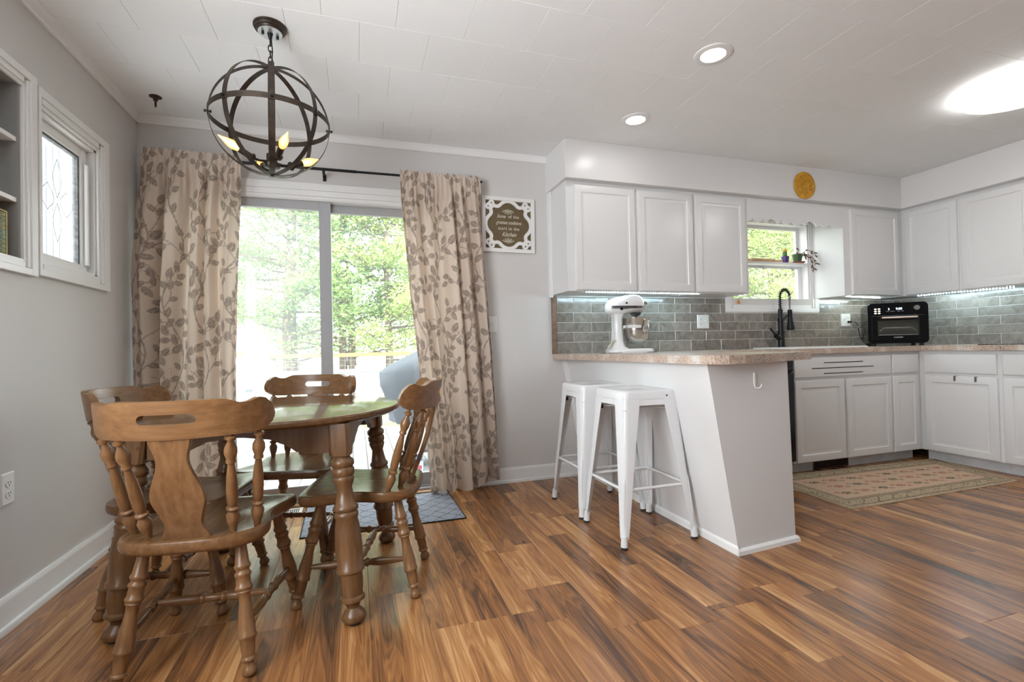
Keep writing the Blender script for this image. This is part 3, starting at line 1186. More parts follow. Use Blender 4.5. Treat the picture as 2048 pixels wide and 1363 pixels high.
def base_cabinet(label, loc, rz, width, depth, drawers, doors, vent=False, grooves=None):
    t = thing('base_cabinet', label, 'cabinet', loc, rz)
    H = CT - 0.041
    m = MB()
    m.box(0, 0.016, 0.018, depth, 0.085, H).box(width - 0.016, width, 0.018, depth, 0.085, H).box(0.016, width - 0.016, 0.018, depth, 0.085, 0.101).box(0.016, width - 0.016, depth - 0.006, depth, 0.101, H)
    m.build('carcass', CABP, t)
    k = MB()
    if vent:
        MB().box(0, vent[0], 0.074, 0.09, 0, 0.085).build('toe_kick', TOEM, t)
        k.box(vent[1], width, 0.074, 0.09, 0, 0.085)
    else:
        k.box(0, width, 0.074, 0.09, 0, 0.085)
    k.build('toe_kick', TOEM, t)
    if vent:
        v = MB()
        v.box(vent[0], vent[1], 0.072, 0.078, 0.003, 0.014).box(vent[0], vent[1], 0.072, 0.078, 0.072, 0.083)
        v.box(vent[0], vent[0] + 0.014, 0.072, 0.078, 0.014, 0.072).box(vent[1] - 0.014, vent[1], 0.072, 0.078, 0.014, 0.072)
        for i in range(9):
            z = 0.018 + i * 0.006
            v.box(vent[0] + 0.014, vent[1] - 0.014, 0.076, 0.086, z, z + 0.0025)
        v.box(vent[0], vent[1], 0.12, 0.125, 0.003, 0.083)
        v.build('vent_grille', mat('dark_red_brown_enamel', (0.035, 0.012, 0.011), 0.35, bump=0.1), t)
    f = MB()
    sl_, sr_ = max(0.028, doors[0][0] + 0.012), max(0.028, width - doors[-1][1] + 0.012)
    f.box(0, sl_, 0, 0.018, 0.085, H).box(width - sr_, width, 0, 0.018, 0.085, H)
    f.box(sl_, width - sr_, 0, 0.018, 0.085, 0.12).box(sl_, width - sr_, 0, 0.018, H - 0.03, H).box(sl_, width - sr_, 0, 0.018, 0.66, 0.75)
    for (a, b), (c_, d_) in zip(doors, doors[1:]):
        f.box(b - 0.012, c_ + 0.012, 0.0005, 0.0175, 0.12, 0.66)
    f.build('face_frame', CABP, t, bevel=0.001)
    for (a, b) in drawers:
        d = slab_front(a, b, 0.718, H - 0.022).build('drawer', CABP, t, smooth=25)
        if grooves:
            for (ga, gb, gz) in grooves:
                MB().box(ga, gb, -0.0205, -0.017, gz - 0.003, gz + 0.003).build('dark_slot', BLACKM, d)
    for (a, b) in doors:
        raised_panel(a, b, 0.09, 0.694).build('door', CABP, t, smooth=25)
    return t


BF = 2.810
base_cabinet('white sink base cabinet with two doors and three dark slots', (3.065, BF, 0), 0, 1.018, YB - BF, [(0.012, 1.008)], [(0.014, 0.500), (0.524, 1.006)], vent=(0.262, 0.628), grooves=[(0.294, 0.696, 0.824), (0.174, 0.807, 0.784), (0.291, 0.692, 0.743)])
base_cabinet('white narrow base cabinet in the corner with one drawer', (4.083, BF, 0), 0, 0.337, YB - BF, [(0.010, 0.302)], [(0.010, 0.296)])
RBF = 4.420
base_cabinet('white base cabinet on the right with one wide door', (RBF, BF - 0.0005, 0), -PI / 2, 0.540, XR - RBF, [(0.045, 0.516)], [(0.043, 0.519)])
base_cabinet('white base cabinet cut by the right edge of the picture', (RBF, 2.269, 0), -PI / 2, 0.62, XR - RBF, [(0.010, 0.60)], [(0.010, 0.60)])
base_cabinet('white base cabinet beyond the right edge of the picture', (RBF, 1.650, 0), -PI / 2, 0.80, XR - RBF, [(0.010, 0.78)], [(0.010, 0.395), (0.41, 0.78)])
for (y, lb) in ((2.554, 'small metal hook over the wide cabinet door, nearer the corner'), (2.420, 'small metal hook over the wide cabinet door, nearer the viewer')):
    h = MB()
    X_ = RBF - 0.019
    h.box(X_ - 0.002, X_ + 0.016, y - 0.007, y + 0.007, 0.6945, 0.6965).box(X_ - 0.002, X_ - 0.0003, y - 0.007, y + 0.007, 0.66, 0.6945)
    h.tube([(X_ - 0.001, y, 0.663), (X_ - 0.006, y, 0.657), (X_ - 0.012, y, 0.662), (X_ - 0.013, y, 0.669)], 0.002, 6)
    tag(h.build('door_hook', mat('dull_metal', (0.22, 0.21, 0.2), 0.4, 0.8, bump=0.03)), lb, 'hook', 'over-door hooks')

# ---- dishwasher
dw = thing('dishwasher', 'black dishwasher under the counter, a sliver beside the breakfast counter', 'dishwasher', (2.458, BF, 0))
MB().box(0.0, 0.602, 0.02, 0.6, 0.07, 0.88).build('body', BLACKM, dw)
MB().box(0.004, 0.600, -0.026, 0.02, 0.11, 0.76).build('door', BLACKP, dw, bevel=0.004)
MB().box(0.004, 0.600, -0.026, 0.02, 0.765, 0.875).build('control_panel', BLACKP, dw, bevel=0.01)
MB().box(0.03, 0.58, 0.04, 0.06, 0.0, 0.07).build('toe_plate', BLACKM, dw)
MB().cyl((0.06, -0.045, 0.79), (0.56, -0.045, 0.79), 0.012, 10).box(0.07, 0.09, -0.045, -0.026, 0.783, 0.797).box(0.53, 0.55, -0.045, -0.026, 0.783, 0.797).build('handle', BLACKM, dw, smooth=40)

# ---- breakfast peninsula
pen = thing('peninsula', 'white breakfast counter base with slanted face and plain end panel', 'counter', (0, 0, 0))
PH = CT - 0.041
PY0, PYA, PYB = 1.868, 1.862, 1.898     # near end (left corner, right corner)
m = MB()
xt0, xb0 = 1.530, 1.684
xw_t, xw_b = 1.530, 1.690
m.loops([[(xb0, PYA, 0), (2.066, PYB, 0), (2.066, YB - .001, 0), (xw_b, YB - .001, 0)], [(xt0, PYA - 0.004, PH), (2.040, PYB - 0.004, PH), (2.040, YB - .001, PH), (xw_t, YB - .001, PH)]])
m.build('base_panel', CABP, pen, bevel=0.002)
q = MB()
q.loops([[(xb0 - 0.016, PYA - 0.016, 0), (2.082, PYB - 0.016, 0), (2.082, PYB + 0.0, 0), (xb0, PYA, 0)],
         [(xb0 - 0.013, PYA - 0.014, 0.018), (2.078, PYB - 0.014, 0.018), (2.078, PYB, 0.018), (xb0 - 0.002, PYA, 0.018)],
         [(xb0 - 0.007, PYA - 0.005, 0.027), (2.070, PYB - 0.005, 0.027), (2.070, PYB, 0.027), (xb0 - 0.004, PYA, 0.027)]])
q.loops([[(xb0 - 0.016, PYA - 0.016, 0), (xb0, PYA, 0), (xw_b, YB - .001, 0), (xw_b - 0.016, YB - .001, 0)],
         [(xb0 - 0.014, PYA - 0.014, 0.030), (xb0 - 0.004, PYA, 0.030), (xw_b - 0.004, YB - .001, 0.030), (xw_b - 0.014, YB - .001, 0.030)],
         [(xb0 - 0.009, PYA - 0.005, 0.040), (xb0 - 0.006, PYA, 0.040), (xw_b - 0.006, YB - .001, 0.040), (xw_b - 0.009, YB - .001, 0.040)]])
q.build('shoe_moulding', WHITEP, pen)
s = MB()
s.loops([[(xw_b - 0.03, YB - 0.022, 0.03), (xw_b + 0.0, YB - 0.022, 0.03), (xw_b, YB - .001, 0.03), (xw_b - 0.03, YB - .001, 0.03)],
         [(xw_t - 0.03, YB - 0.022, PH), (xw_t, YB - 0.022, PH), (xw_t, YB - .001, PH), (xw_t - 0.03, YB - .001, PH)]])
s.build('wall_strip', WHITEP, pen)
hk = MB()
hp = [(0.0, -0.010, 0.030), (0.008, -0.010, 0.036), (0.013, -0.010, 0.028), (0.013, -0.010, -0.01)]
hk.tube([(-0.012, -0.002, 0.040), (-0.016, -0.002, 0.02), (-0.016, -0.002, -0.015), (-0.010, -0.004, -0.038), (0.004, -0.012, -0.042), (0.016, -0.018, -0.034), (0.020, -0.019, -0.020)], 0.0032, 8)
hk.loops([[(-0.018, 0.0, -0.02), (-0.002, 0.0, -0.02), (-0.002, 0.0, 0.045), (-0.018, 0.0, 0.045)], [(-0.016, -0.003, -0.018), (-0.004, -0.003, -0.018), (-0.004, -0.003, 0.043), (-0.016, -0.003, 0.043)]])
ho = hk.build('adhesive_hook', CREAMPLATE, smooth=40)
ho.location = (1.815, 1.8655, 0.805)
ho.scale = (0.85, 0.85, 0.85)
tag(ho, 'small white adhesive hook high on the breakfast counter end panel', 'hook')

# ---- worktop: one continuous top (peninsula, back run, right run)
ctop = MB()
zt0, zt1 = CT - 0.040, CT
out_pen = [(1.425, YB), (1.480, 2.6), (1.478, 1.93), (1.485, 1.845), (1.512, 1.785), (1.565, 1.757), (1.66, 1.762), (1.92, 1.838), (2.262, 1.955), (2.285, 1.97), (2.29, 1.995), (2.29, YB)]
ctop.prism(out_pen, zt0, zt1)
CE = 2.775
SKX0, SKX1, SKY0, SKY1 = 3.20, 3.95, 2.90, 3.30
ctop.box(2.29, SKX0, CE, YB, zt0, zt1).box(SKX1, XR, CE, YB, zt0, zt1)
ctop.box(SKX0, SKX1, CE, SKY0, zt0, zt1).box(SKX0, SKX1, SKY1, YB, zt0, zt1)
ctop.box(4.385, XR, 0.85, CE, zt0, zt1)
ct_o = ctop.build('countertop', GRANITE)
tag(ct_o, 'speckled beige granite-look worktop running along both kitchen walls', 'countertop')

# ---- sink
sk = thing('sink', 'white drop-in kitchen sink behind the breakfast counter', 'sink', (3.575, 3.10, CT))
m = MB()
hw, hd = 0.375, 0.20


def rr(hx, hy, r, z, n=5):
    pts_ = []
    for (sx_, sy_, a0) in ((1, 1, 0), (-1, 1, 90), (-1, -1, 180), (1, -1, 270)):
        for k in range(n + 1):
            a = math.radians(a0 + 90 * k / n)
            pts_.append((sx_ * (hx - r) + r * math.cos(a), sy_ * (hy - r) + r * math.sin(a), z))
    return pts_


m.loops([rr(hw + 0.02, hd + 0.02, 0.04, 0.001), rr(hw + 0.018, hd + 0.018, 0.04, 0.010), rr(hw + 0.005, hd + 0.005, 0.04, 0.012), rr(hw - 0.015, hd - 0.015, 0.05, 0.006), rr(hw - 0.03, hd - 0.03, 0.06, -0.16), rr(0.05, 0.05, 0.045, -0.175)], closed_ends=False)
m.f.append(tuple(range(len(m.v) - 24, len(m.v))))
m.build('basin', mat('white_enamel', (0.84, 0.84, 0.83), 0.15, bump=0.01), sk, smooth=40)
MB().lathe((0, 0, -0.178), (0, 0, -0.170), [(0, 0.04), (0.6, 0.04), (1, 0.03)], 20).build('drain', STEEL, sk, smooth=40)

# ---- faucet
fa = thing('faucet', 'tall black spring kitchen faucet behind the sink', 'faucet', (3.560, 3.362, CT))
fa.scale = (1.03, 1.03, 1.03)
m = MB()
m.prism([(x_, y_) for (x_, y_, z_) in rr(0.115, 0.026, 0.024, 0)], 0.0, 0.006)
m.build('deck_plate', BLACKM, fa, bevel=0.001)
MB().lathe((0, 0, 0.006), (0, 0, 0.335), [(0, 0.031), (0.05, 0.031), (0.06, 0.027), (0.2, 0.026), (0.36, 0.024), (0.37, 0.0275), (0.42, 0.0275), (0.43, 0.021), (0.66, 0.020), (0.67, 0.024), (0.76, 0.024), (0.77, 0.018), (1.0, 0.018)], 20).build('body', BLACKM, fa, smooth=35)
m = MB()
m.cyl((-0.02, 0, 0.09), (-0.062, -0.006, 0.107), 0.024, 14, 0.021)
lv = m.build('lever', BLACKM, fa, smooth=40)
MB().lathe((-0.058, -0.006, 0.108), (-0.132, -0.02, 0.168), [(0, 0.009), (0.7, 0.0075), (0.75, 0.010), (1, 0.0085)], 10).build('lever_tip', BLACKM, lv, smooth=40)
arc = []
R_ = 0.052
for k in range(25):
    t = k / 24
    if t < 0.35:
        arc.append((0, 0, 0.335 + 0.105 * t / 0.35))
    else:
        a = PI - (PI - 0.12) * (t - 0.35) / 0.65
        arc.append((R_ + R_ * math.cos(a), 0, 0.44 + 0.062 * math.sin(a)))
MB().tube(arc, 0.0075, 8).build('hose', BLACKM, fa, smooth=60)
# spring coil around the hose
sp = []
NT = 17
AP = [Vector(p) for p in arc]
tot = len(AP) - 1
for k in range(NT * 10 + 1):
    t = k / (NT * 10) * tot
    i = min(int(t), tot - 1)
    p = AP[i].lerp(AP[i + 1], t - i)
    d = (AP[i + 1] - AP[i]).normalized()
    nrm = Vector((0, 1, 0))
    bn = d.cross(nrm)
    an = 2 * PI * k / 10
    sp.append(p + (nrm * math.cos(an) + bn * math.sin(an)) * 0.0145)
MB().tube(sp, 0.0026, 5).build('spring', BLACKM, fa, smooth=60)
m = MB()
m.lathe((2 * R_, 0, 0.445), (2 * R_, 0, 0.325), [(0, 0.011), (0.25, 0.0105), (0.3, 0.007), (1, 0.007)], 10)
m.build('down_pipe', mat('grey_pipe', (0.25, 0.25, 0.25), 0.35, 0.7, bump=0.02), fa, smooth=40)
MB().lathe((2 * R_, 0, 0.33), (2 * R_ + 0.006, 0, 0.155), [(0, 0.018), (0.22, 0.019), (0.24, 0.017), (0.5, 0.021), (0.85, 0.031), (0.95, 0.032), (1, 0.027)], 18).build('spray_head', BLACKM, fa, smooth=35)
MB().tube([(0.012, 0, 0.232), (0.05, 0, 0.262), (0.088, 0, 0.292)], 0.0065, 8).build('dock_arm', BLACKM, fa, smooth=40)

# ---- outlets and switches


def outlet_plate(label, loc, rz, gang=1, kinds=('outlet',), group=None, name='wall_outlet'):
    """plate in the local x-z plane facing -y"""
    t = thing(name, label, 'outlet' if 'outlet' in kinds else 'switch', loc, rz, group)
    wd = 0.072 if gang == 1 else 0.118
    hh = 0.117
    MB().loops([[(-wd / 2, 0, -hh / 2), (wd / 2, 0, -hh / 2), (wd / 2, 0, hh / 2), (-wd / 2, 0, hh / 2)],
                [(-wd / 2, -0.002, -hh / 2), (wd / 2, -0.002, -hh / 2), (wd / 2, -0.002, hh / 2), (-wd / 2, -0.002, hh / 2)],
                [(-wd / 2 + 0.004, -0.006, -hh / 2 + 0.004), (wd / 2 - 0.004, -0.006, -hh / 2 + 0.004), (wd / 2 - 0.004, -0.006, hh / 2 - 0.004), (-wd / 2 + 0.004, -0.006, hh / 2 - 0.004)]]).build('plate', CREAMPLATE, t)
    for g, k in enumerate(kinds):
        cx = 0 if gang == 1 else (-0.023 + 0.046 * g)
        if k == 'outlet':
            for s in (-1, 1):
                zc_ = s * 0.0195
                r = []
                for i in range(18):
                    a = 2 * PI * i / 18
                    r.append((cx + 0.0168 * math.cos(a), zc_ + max(-0.0135, min(0.0135, 0.0168 * math.sin(a)))))
                rc = MB().loops([[(x_, -0.006, z_) for x_, z_ in r], [(x_, -0.0085, z_) for x_, z_ in r]]).build('receptacle', CREAMPLATE, t)
                sl = MB()
                sl.box(cx - 0.0075, cx - 0.005, -0.0088, -0.0084, zc_ - 0.001, zc_ + 0.008).box(cx + 0.005, cx + 0.0075, -0.0088, -0.0084, zc_ - 0.001, zc_ + 0.007)
                sl.cyl((cx, -0.0084, zc_ - 0.007), (cx, -0.0088, zc_ - 0.007), 0.0028, 10)
                sl.build('slots', mat('dark_slot', (0.05, 0.05, 0.05), 0.6, bump=0.02), rc)
        else:
            MB().box(cx - 0.005, cx + 0.005, -0.0075, -0.006, -0.012, 0.012).box(cx - 0.0042, cx + 0.0042, -0.016, -0.0075, 0.0, 0.009).build('toggle', CREAMPLATE, t)
    MB().cyl((0, -0.006, 0), (0, -0.0072, 0), 0.003, 8).build('screw', CREAMPLATE, t)
    return t


outlet_plate('white wall outlet low on the left wall above the baseboard', (XL, 2.288, 0.507), PI / 2)
outlet_plate('white double plate with outlet and switch behind the counter left of the window', (2.793, YB - 0.0145, 1.174), 0, 2, ('outlet', 'switch'))
outlet_plate('white double plate beside the toaster oven with a black plug in it', (4.413, YB - 0.0145, 1.182), 0, 2, ('switch', 'outlet'))
outlet_plate('white light switch half hidden by the right curtain edge', (0.950, YB, 1.160), 0, 1, ('switch',), name='light_switch')

# ---- under-cabinet LED strips
LEDM = mat('led_white', (1, 1, 1), 0.4, emit=(0.62, 0.90, 1.0), estr=420)
LEDW = mat('led_warm_white', (1, 1, 1), 0.4, emit=(0.80, 0.95, 0.90), estr=380)


def led_strip(label, p0, p1, n, mt):
    p0, p1 = Vector(p0), Vector(p1)
    t = thing('led_strip', label, 'light strip', p0, 0, 'under-cabinet light strips')
    d = (p1 - p0)
    u = d.normalized()
    sd = Vector((-u.y, u.x, 0))

    def oriented(a, b, hw_, z0, z1):
        c_ = [u * a - sd * hw_, u * b - sd * hw_, u * b + sd * hw_, u * a + sd * hw_]
        return [[(q_.x, q_.y, z0) for q_ in c_], [(q_.x, q_.y, z1) for q_ in c_]]
    MB().loops(oriented(0, d.length, 0.005, -0.0015, 0.0)).build('tape', mat('grey_tape', (0.28, 0.28, 0.27), 0.5, bump=0.02), t)
    m = MB()
    for k in range(n):
        a = d.length * (k + 0.5) / n
        m.loops(oriented(a - 0.003, a + 0.003, 0.0028, -0.0038, -0.0015))
    m.build('diodes', mt, t, kind='stuff')
    return t


led_strip('row of white LEDs under the wall cabinets above the mixer', (1.575, 3.175, UB + 0.0015), (2.57, 3.185, UB + 0.0015), 46, LEDM)
led_strip('short warm LED row under the corner cabinet left of the oven', (4.12, 3.19, UB + 0.0015), (4.66, 3.275, UB + 0.0015), 26, LEDW)
led_strip('row of LEDs under the right wall cabinets beside the oven', (4.815, 3.06, UB + 0.0015), (4.93, 2.43, UB + 0.0015), 32, LEDM)

# ================================================================== DINING SET
LEGP = [(0, .016), (.10, .018), (.19, .0205), (.205, .0235), (.222, .0235), (.235, .0195), (.25, .0195), (.262, .0235), (.28, .0235), (.292, .0205), (.35, .0215), (.362, .0245), (.378, .0245), (.39, .0205), (.40, .0225), (.415, .018), (.48, .0175), (.55, .0205), (.63, .0235), (.70, .0235), (.712, .0255), (.728, .0255), (.74, .021), (.80, .0205), (.86, .0185), (.868, .0215), (.884, .0215), (.894, .0165), (.912, .0145), (.94, .0195), (.965, .0215), (.985, .0195), (1, .013)]
STRP = [(0, .0085), (.15, .0125), (.28, .0155), (.36, .0135), (.385, .0115), (.40, .0155), (.42, .0155), (.435, .0115), (.47, .013), (.53, .013), (.565, .0115), (.58, .0155), (.60, .0155), (.615, .0115), (.64, .0135), (.72, .0155), (.85, .0125), (1, .0085)]
SPINP = [(0, .0105), (.07, .012), (.13, .0165), (.19, .0185), (.235, .0125), (.25, .017), (.27, .0175), (.285, .0125), (.31, .0145), (.33, .0155), (.45, .0165), (.58, .0145), (.70, .0105), (.712, .0145), (.728, .0145), (.74, .0125), (.80, .0175), (.84, .0172), (.90, .0105), (.925, .0095), (.935, .0150), (.955, .0150), (.965, .0095), (1, .0095)]
SEATO = [(0, -.236), (.09, -.232), (.155, -.215), (.200, -.172), (.212, -.11), (.200, -.05), (.192, .0), (.200, .06), (.222, .13), (.232, .175), (.220, .208), (.17, .222), (.08, .226), (0, .226)]


def crisp(prof, mean, k):
    return [(t_, mean + (r_ - mean) * k) for t_, r_ in prof]


LEGP = crisp(LEGP, .0205, 1.25)
STRP = crisp(STRP, .0125, 1.35)
SPINP = crisp(SPINP, .0140, 1.35)


def make_chair(label):
    t = thing('dining_chair', label, 'chair', (0, 0, 0), 0, 'dining chairs around the table')
    # seat: shallow saddle
    half = catmull(SEATO, 5, closed=False)
    out = [(p.x, p.y) for p in half] + [(-p.x, p.y) for p in half[-2:0:-1]]
    m = MB()
    zt, zb = 0.430, 0.388

    def sad(x_, y_, s_):
        return zt - 0.012 * (1 - s_ ** 2)
    rings = []
    for s_, z_ in ((0.55, zb), (0.955, zb), (0.985, zb + 0.006), (1.0, zb + 0.014), (1.0, zt - 0.012), (0.988, zt - 0.003)):
        rings.append([(x_ * s_, y_ * s_, z_) for x_, y_ in out])
    for s_ in (0.965, 0.88, 0.72, 0.5, 0.25, 0.06):
        rings.append([(x_ * s_, y_ * s_, sad(x_, y_, s_)) for x_, y_ in out])
    m.loops(rings)
    m.build('seat', WOODY, t, smooth=40)
    feet = {}
    for nm, (tx, ty), (fx, fy) in (('rl', (-.135, -.150), (-.182, -.2275)), ('rr', (.135, -.150), (.182, -.2275)), ('fl', (-.165, .140), (-.218, .2275)), ('fr', (.165, .140), (.218, .2275))):
        p0, p1 = Vector((tx, ty, 0.396)), Vector((fx, fy, 0))
        feet[nm] = (p0, p1)
        MB().lathe(p0, p1, LEGP, 16).build('leg', WOODV, t, smooth=50)

    def at(nm, z):
        a, b = feet[nm]
        return b + (a - b) * (z / 0.396)
    mids = []
    for s in ('l', 'r'):
        a, b = at('r' + s, 0.150), at('f' + s, 0.150)
        mids.append((a + b) / 2)
        MB().lathe(a, b, STRP, 12).build('stretcher', WOODY, t, smooth=50)
    MB().lathe(mids[0], mids[1], STRP, 12).build('stretcher', WOODX, t, smooth=50)
    # crest rail: bent board with a hand slot
    A = 1.22
    HWD, DEP = 0.243, 0.130

    def crest(u, z, side):
        th = 0.024
        off = th * (side - 0.5)
        a = u * A
        x_ = (HWD + off * 0.0) * math.sin(a) / math.sin(A)
        y_ = -0.312 + DEP * (1 - math.cos(a)) / (1 - math.cos(A))
        # outward normal in plan
        dx = HWD * math.cos(a) / math.sin(A)
        dy = DEP * math.sin(a) / (1 - math.cos(A))
        L_ = math.hypot(dx, dy)
        nx, ny = dy / L_, -dx / L_
        return (x_ + nx * off, y_ + ny * off - (z - 0.80) * 0.18, z)

    def ztop(u):
        a = abs(u)
        return interp([(0, .856), (.46, .856), (.62, .841), (.70, .843), (.81, .853), (.88, .848), (.95, .832), (.985, .815), (1, .797)], a)

    def zbot(u):
        a = abs(u)
        return interp([(0, .744), (.7, .746), (.85, .754), (.94, .768), (.985, .783), (1, .795)], a)
    m = MB()
    SW, ZS, SH = 0.235, 0.803, 0.0145
    us_out = [-1, -.995, -.985, -.97, -.95, -.92, -.88, -.84, -.8, -.75, -.7, -.65, -.6, -.54, -.48, -.42, -.36, -.30, -SW]

    def split(u):
        a_, b_ = zbot(u), ztop(u)
        return min(max(ZS, a_ + .2 * (b_ - a_)), b_ - .2 * (b_ - a_))
    cols = [(u, [(zbot(u), split(u)), (split(u), ztop(u))]) for u in us_out[:-1]]
    ds = [0, .0015, .005, .011, .019, .029, .041, .055, .10, .165]
    for u in [-SW + q_ for q_ in ds] + [0.0] + [SW - q_ for q_ in ds[::-1]]:
        d = SW - abs(u)
        r_ = 0.055
        h_ = SH * math.sqrt(max(0.0, 1 - ((r_ - d) / r_) ** 2)) if d < r_ else SH
        cols.append((u, [(zbot(u), ZS - h_), (ZS + h_, ztop(u))]))
    cols += [(-u, [(zbot(u), split(u)), (split(u), ztop(u))]) for u in us_out[-2::-1]]
    m.plate(cols, crest)
    m.build('crest_rail', WOODX, t, smooth=40, bevel=0.004, weld=True)
    # splat
    SP = [(0, .070), (.17, .052), (.43, .074), (.78, .0425), (1, .058)]

    def splat(u, v, side):
        z_ = 0.416 + (0.755 - 0.416) * u
        y_ = -0.186 - 0.113 * u - 0.012 * math.sin(PI * u)
        return (v, y_ + (side - 0.5) * 0.017, z_)
    cols = []
    for k in range(27):
        u = k / 26
        h_ = interp(SP, u)
        cols.append((u, [(-h_, h_)]))
    MB().plate(cols, splat).build('splat', WOODV, t, smooth=40, bevel=0.003)
    for s in (-1, 1):
        for (bx, by, uu) in ((.176, -.118, .80), (.118, -.158, .50)):
            e = Vector(crest(uu, 0.755, 0.5))
            MB().lathe((s * bx, by, 0.414), (s * e.x, e.y, e.z), SPINP, 12).build('spindle', WOODV, t, smooth=50)
    return t


def pose(front_mid, fdir):
    a = math.atan2(-fdir[0], fdir[1])
    return a


# heading angles measured from the footprints
CH = [((-0.482, 1.933), -6.3, 'wooden dining chair nearest the viewer, its back and vase splat toward us'),
      ((0.033, 2.215), 76.6, 'wooden dining chair at the right of the table, turned in profile'),
      ((-0.300, 2.745), 163.7, 'wooden dining chair behind the table, facing us, backed by the glass door'),
      ((-0.682, 2.368), -99.6, 'wooden dining chair at the left of the table, mostly hidden by the nearest chair')]
ch0 = make_chair(CH[0][2])
for i, ((x_, y_), a_, lb) in enumerate(CH):
    if i == 0:
        ch0.location = (x_, y_, 0)
        ch0.rotation_euler = (0, 0, math.radians(a_))
    else:
        dup(ch0, (x_, y_, 0), math.radians(a_), lb)

# ---- table
tb = thing('dining_table', 'round wooden dining table with four turned legs by the glass door', 'table', (-0.337, 2.338, 0), math.radians(-12.2))
TZ = 0.75
R0 = 0.522
MB().lathe((0, 0, TZ - 0.030), (0, 0, TZ), [(0, R0 - 0.018), (0.1, R0 - 0.008), (0.35, R0), (0.72, R0), (0.92, R0 - 0.004), (1.0, R0 - 0.010)], 96).build('tabletop', TABLEW, tb, smooth=35)
fx, fy = 0.404, 0.378
TLP = [(0, .030), (.02, .034), (.035, .041), (.06, .041), (.075, .036), (.085, .040), (.115, .040), (.13, .036), (.14, .039), (.16, .037), (.20, .031), (.235, .033), (.30, .038), (.312, .043), (.33, .043), (.34, .038), (.352, .042), (.37, .042), (.382, .039), (.44, .043), (.56, .046), (.66, .0425), (.672, .047), (.692, .047), (.70, .041), (.78, .0405), (.835, .037), (.845, .0425), (.862, .0425), (.87, .037), (.885, .030), (.905, .0275), (.94, .040), (.965, .0425), (.985, .038), (.993, .026), (1.0, .026)]
TLP = [(t_, .040 + (r_ - .040) * 1.45) for t_, r_ in TLP]
ks = 0.865
for sx_ in (-1, 1):
    for sy_ in (-1, 1):
        tp = Vector((sx_ * fx * ks, sy_ * fy * ks, 0.72))
        bt = Vector((sx_ * fx, sy_ * fy, 0))
        mid = tp.lerp(bt, 0.165)
        lg = MB().lathe(mid, bt, TLP, 20).build('leg', TABLEL, tb, smooth=50)
        m = MB()
        r_ = []
        for (p, hw_) in ((tp, 0.037), (tp.lerp(bt, 0.13), 0.036), (mid, 0.033)):
            cf = 0.010
            oct_ = [(hw_, hw_ - cf), (hw_ - cf, hw_), (-hw_ + cf, hw_), (-hw_, hw_ - cf), (-hw_, -hw_ + cf), (-hw_ + cf, -hw_), (hw_ - cf, -hw_), (hw_, -hw_ + cf)]
            r_.append([(p.x + a, p.y + b, p.z) for a, b in oct_])
        m.loops(r_)
        m.build('leg_block', TABLEL, lg, smooth=30)
        ft = MB().cyl((bt.x, bt.y, 0.0), (bt.x, bt.y, 0.010), 0.024, 14).build('glide', RUBBER, lg)


def apron(p, q, name):
    """shaped board from p to q, deep at the legs, shallow in the middle"""
    p, q = Vector(p), Vector(q)
    d = q - p
    u_ = d.normalized()
    nrm = Vector((-u_.y, u_.x, 0))

    def fn(u, z, side):
        c_ = p + d * u + nrm * (0.02 * (side - 0.5))
        return (c_.x, c_.y, z)
    prof = [(0, .108), (.13, .108), (.17, .102), (.25, .072), (.33, .050), (.50, .040)]
    cols = []
    for k in range(33):
        u = k / 32
        dd = interp(prof, min(u, 1 - u))
        cols.append((u, [(0.72 - dd, 0.72)]))
    MB().plate(cols, fn).build(name, TABLEL, tb, smooth=30)


ax_, ay_ = fx * ks, fy * ks
e_ = 0.034
apron((-ax_ + e_, -ay_ - 0.012, 0), (ax_ - e_, -ay_ - 0.012, 0), 'apron')
apron((-ax_ + e_, ay_ + 0.012, 0), (ax_ - e_, ay_ + 0.012, 0), 'apron')
apron((-ax_ - 0.012, -ay_ + e_, 0), (-ax_ - 0.012, ay_ - e_, 0), 'apron')
apron((ax_ + 0.012, -ay_ + e_, 0), (ax_ + 0.012, ay_ - e_, 0), 'apron')

# ================================================================== BAR STOOLS


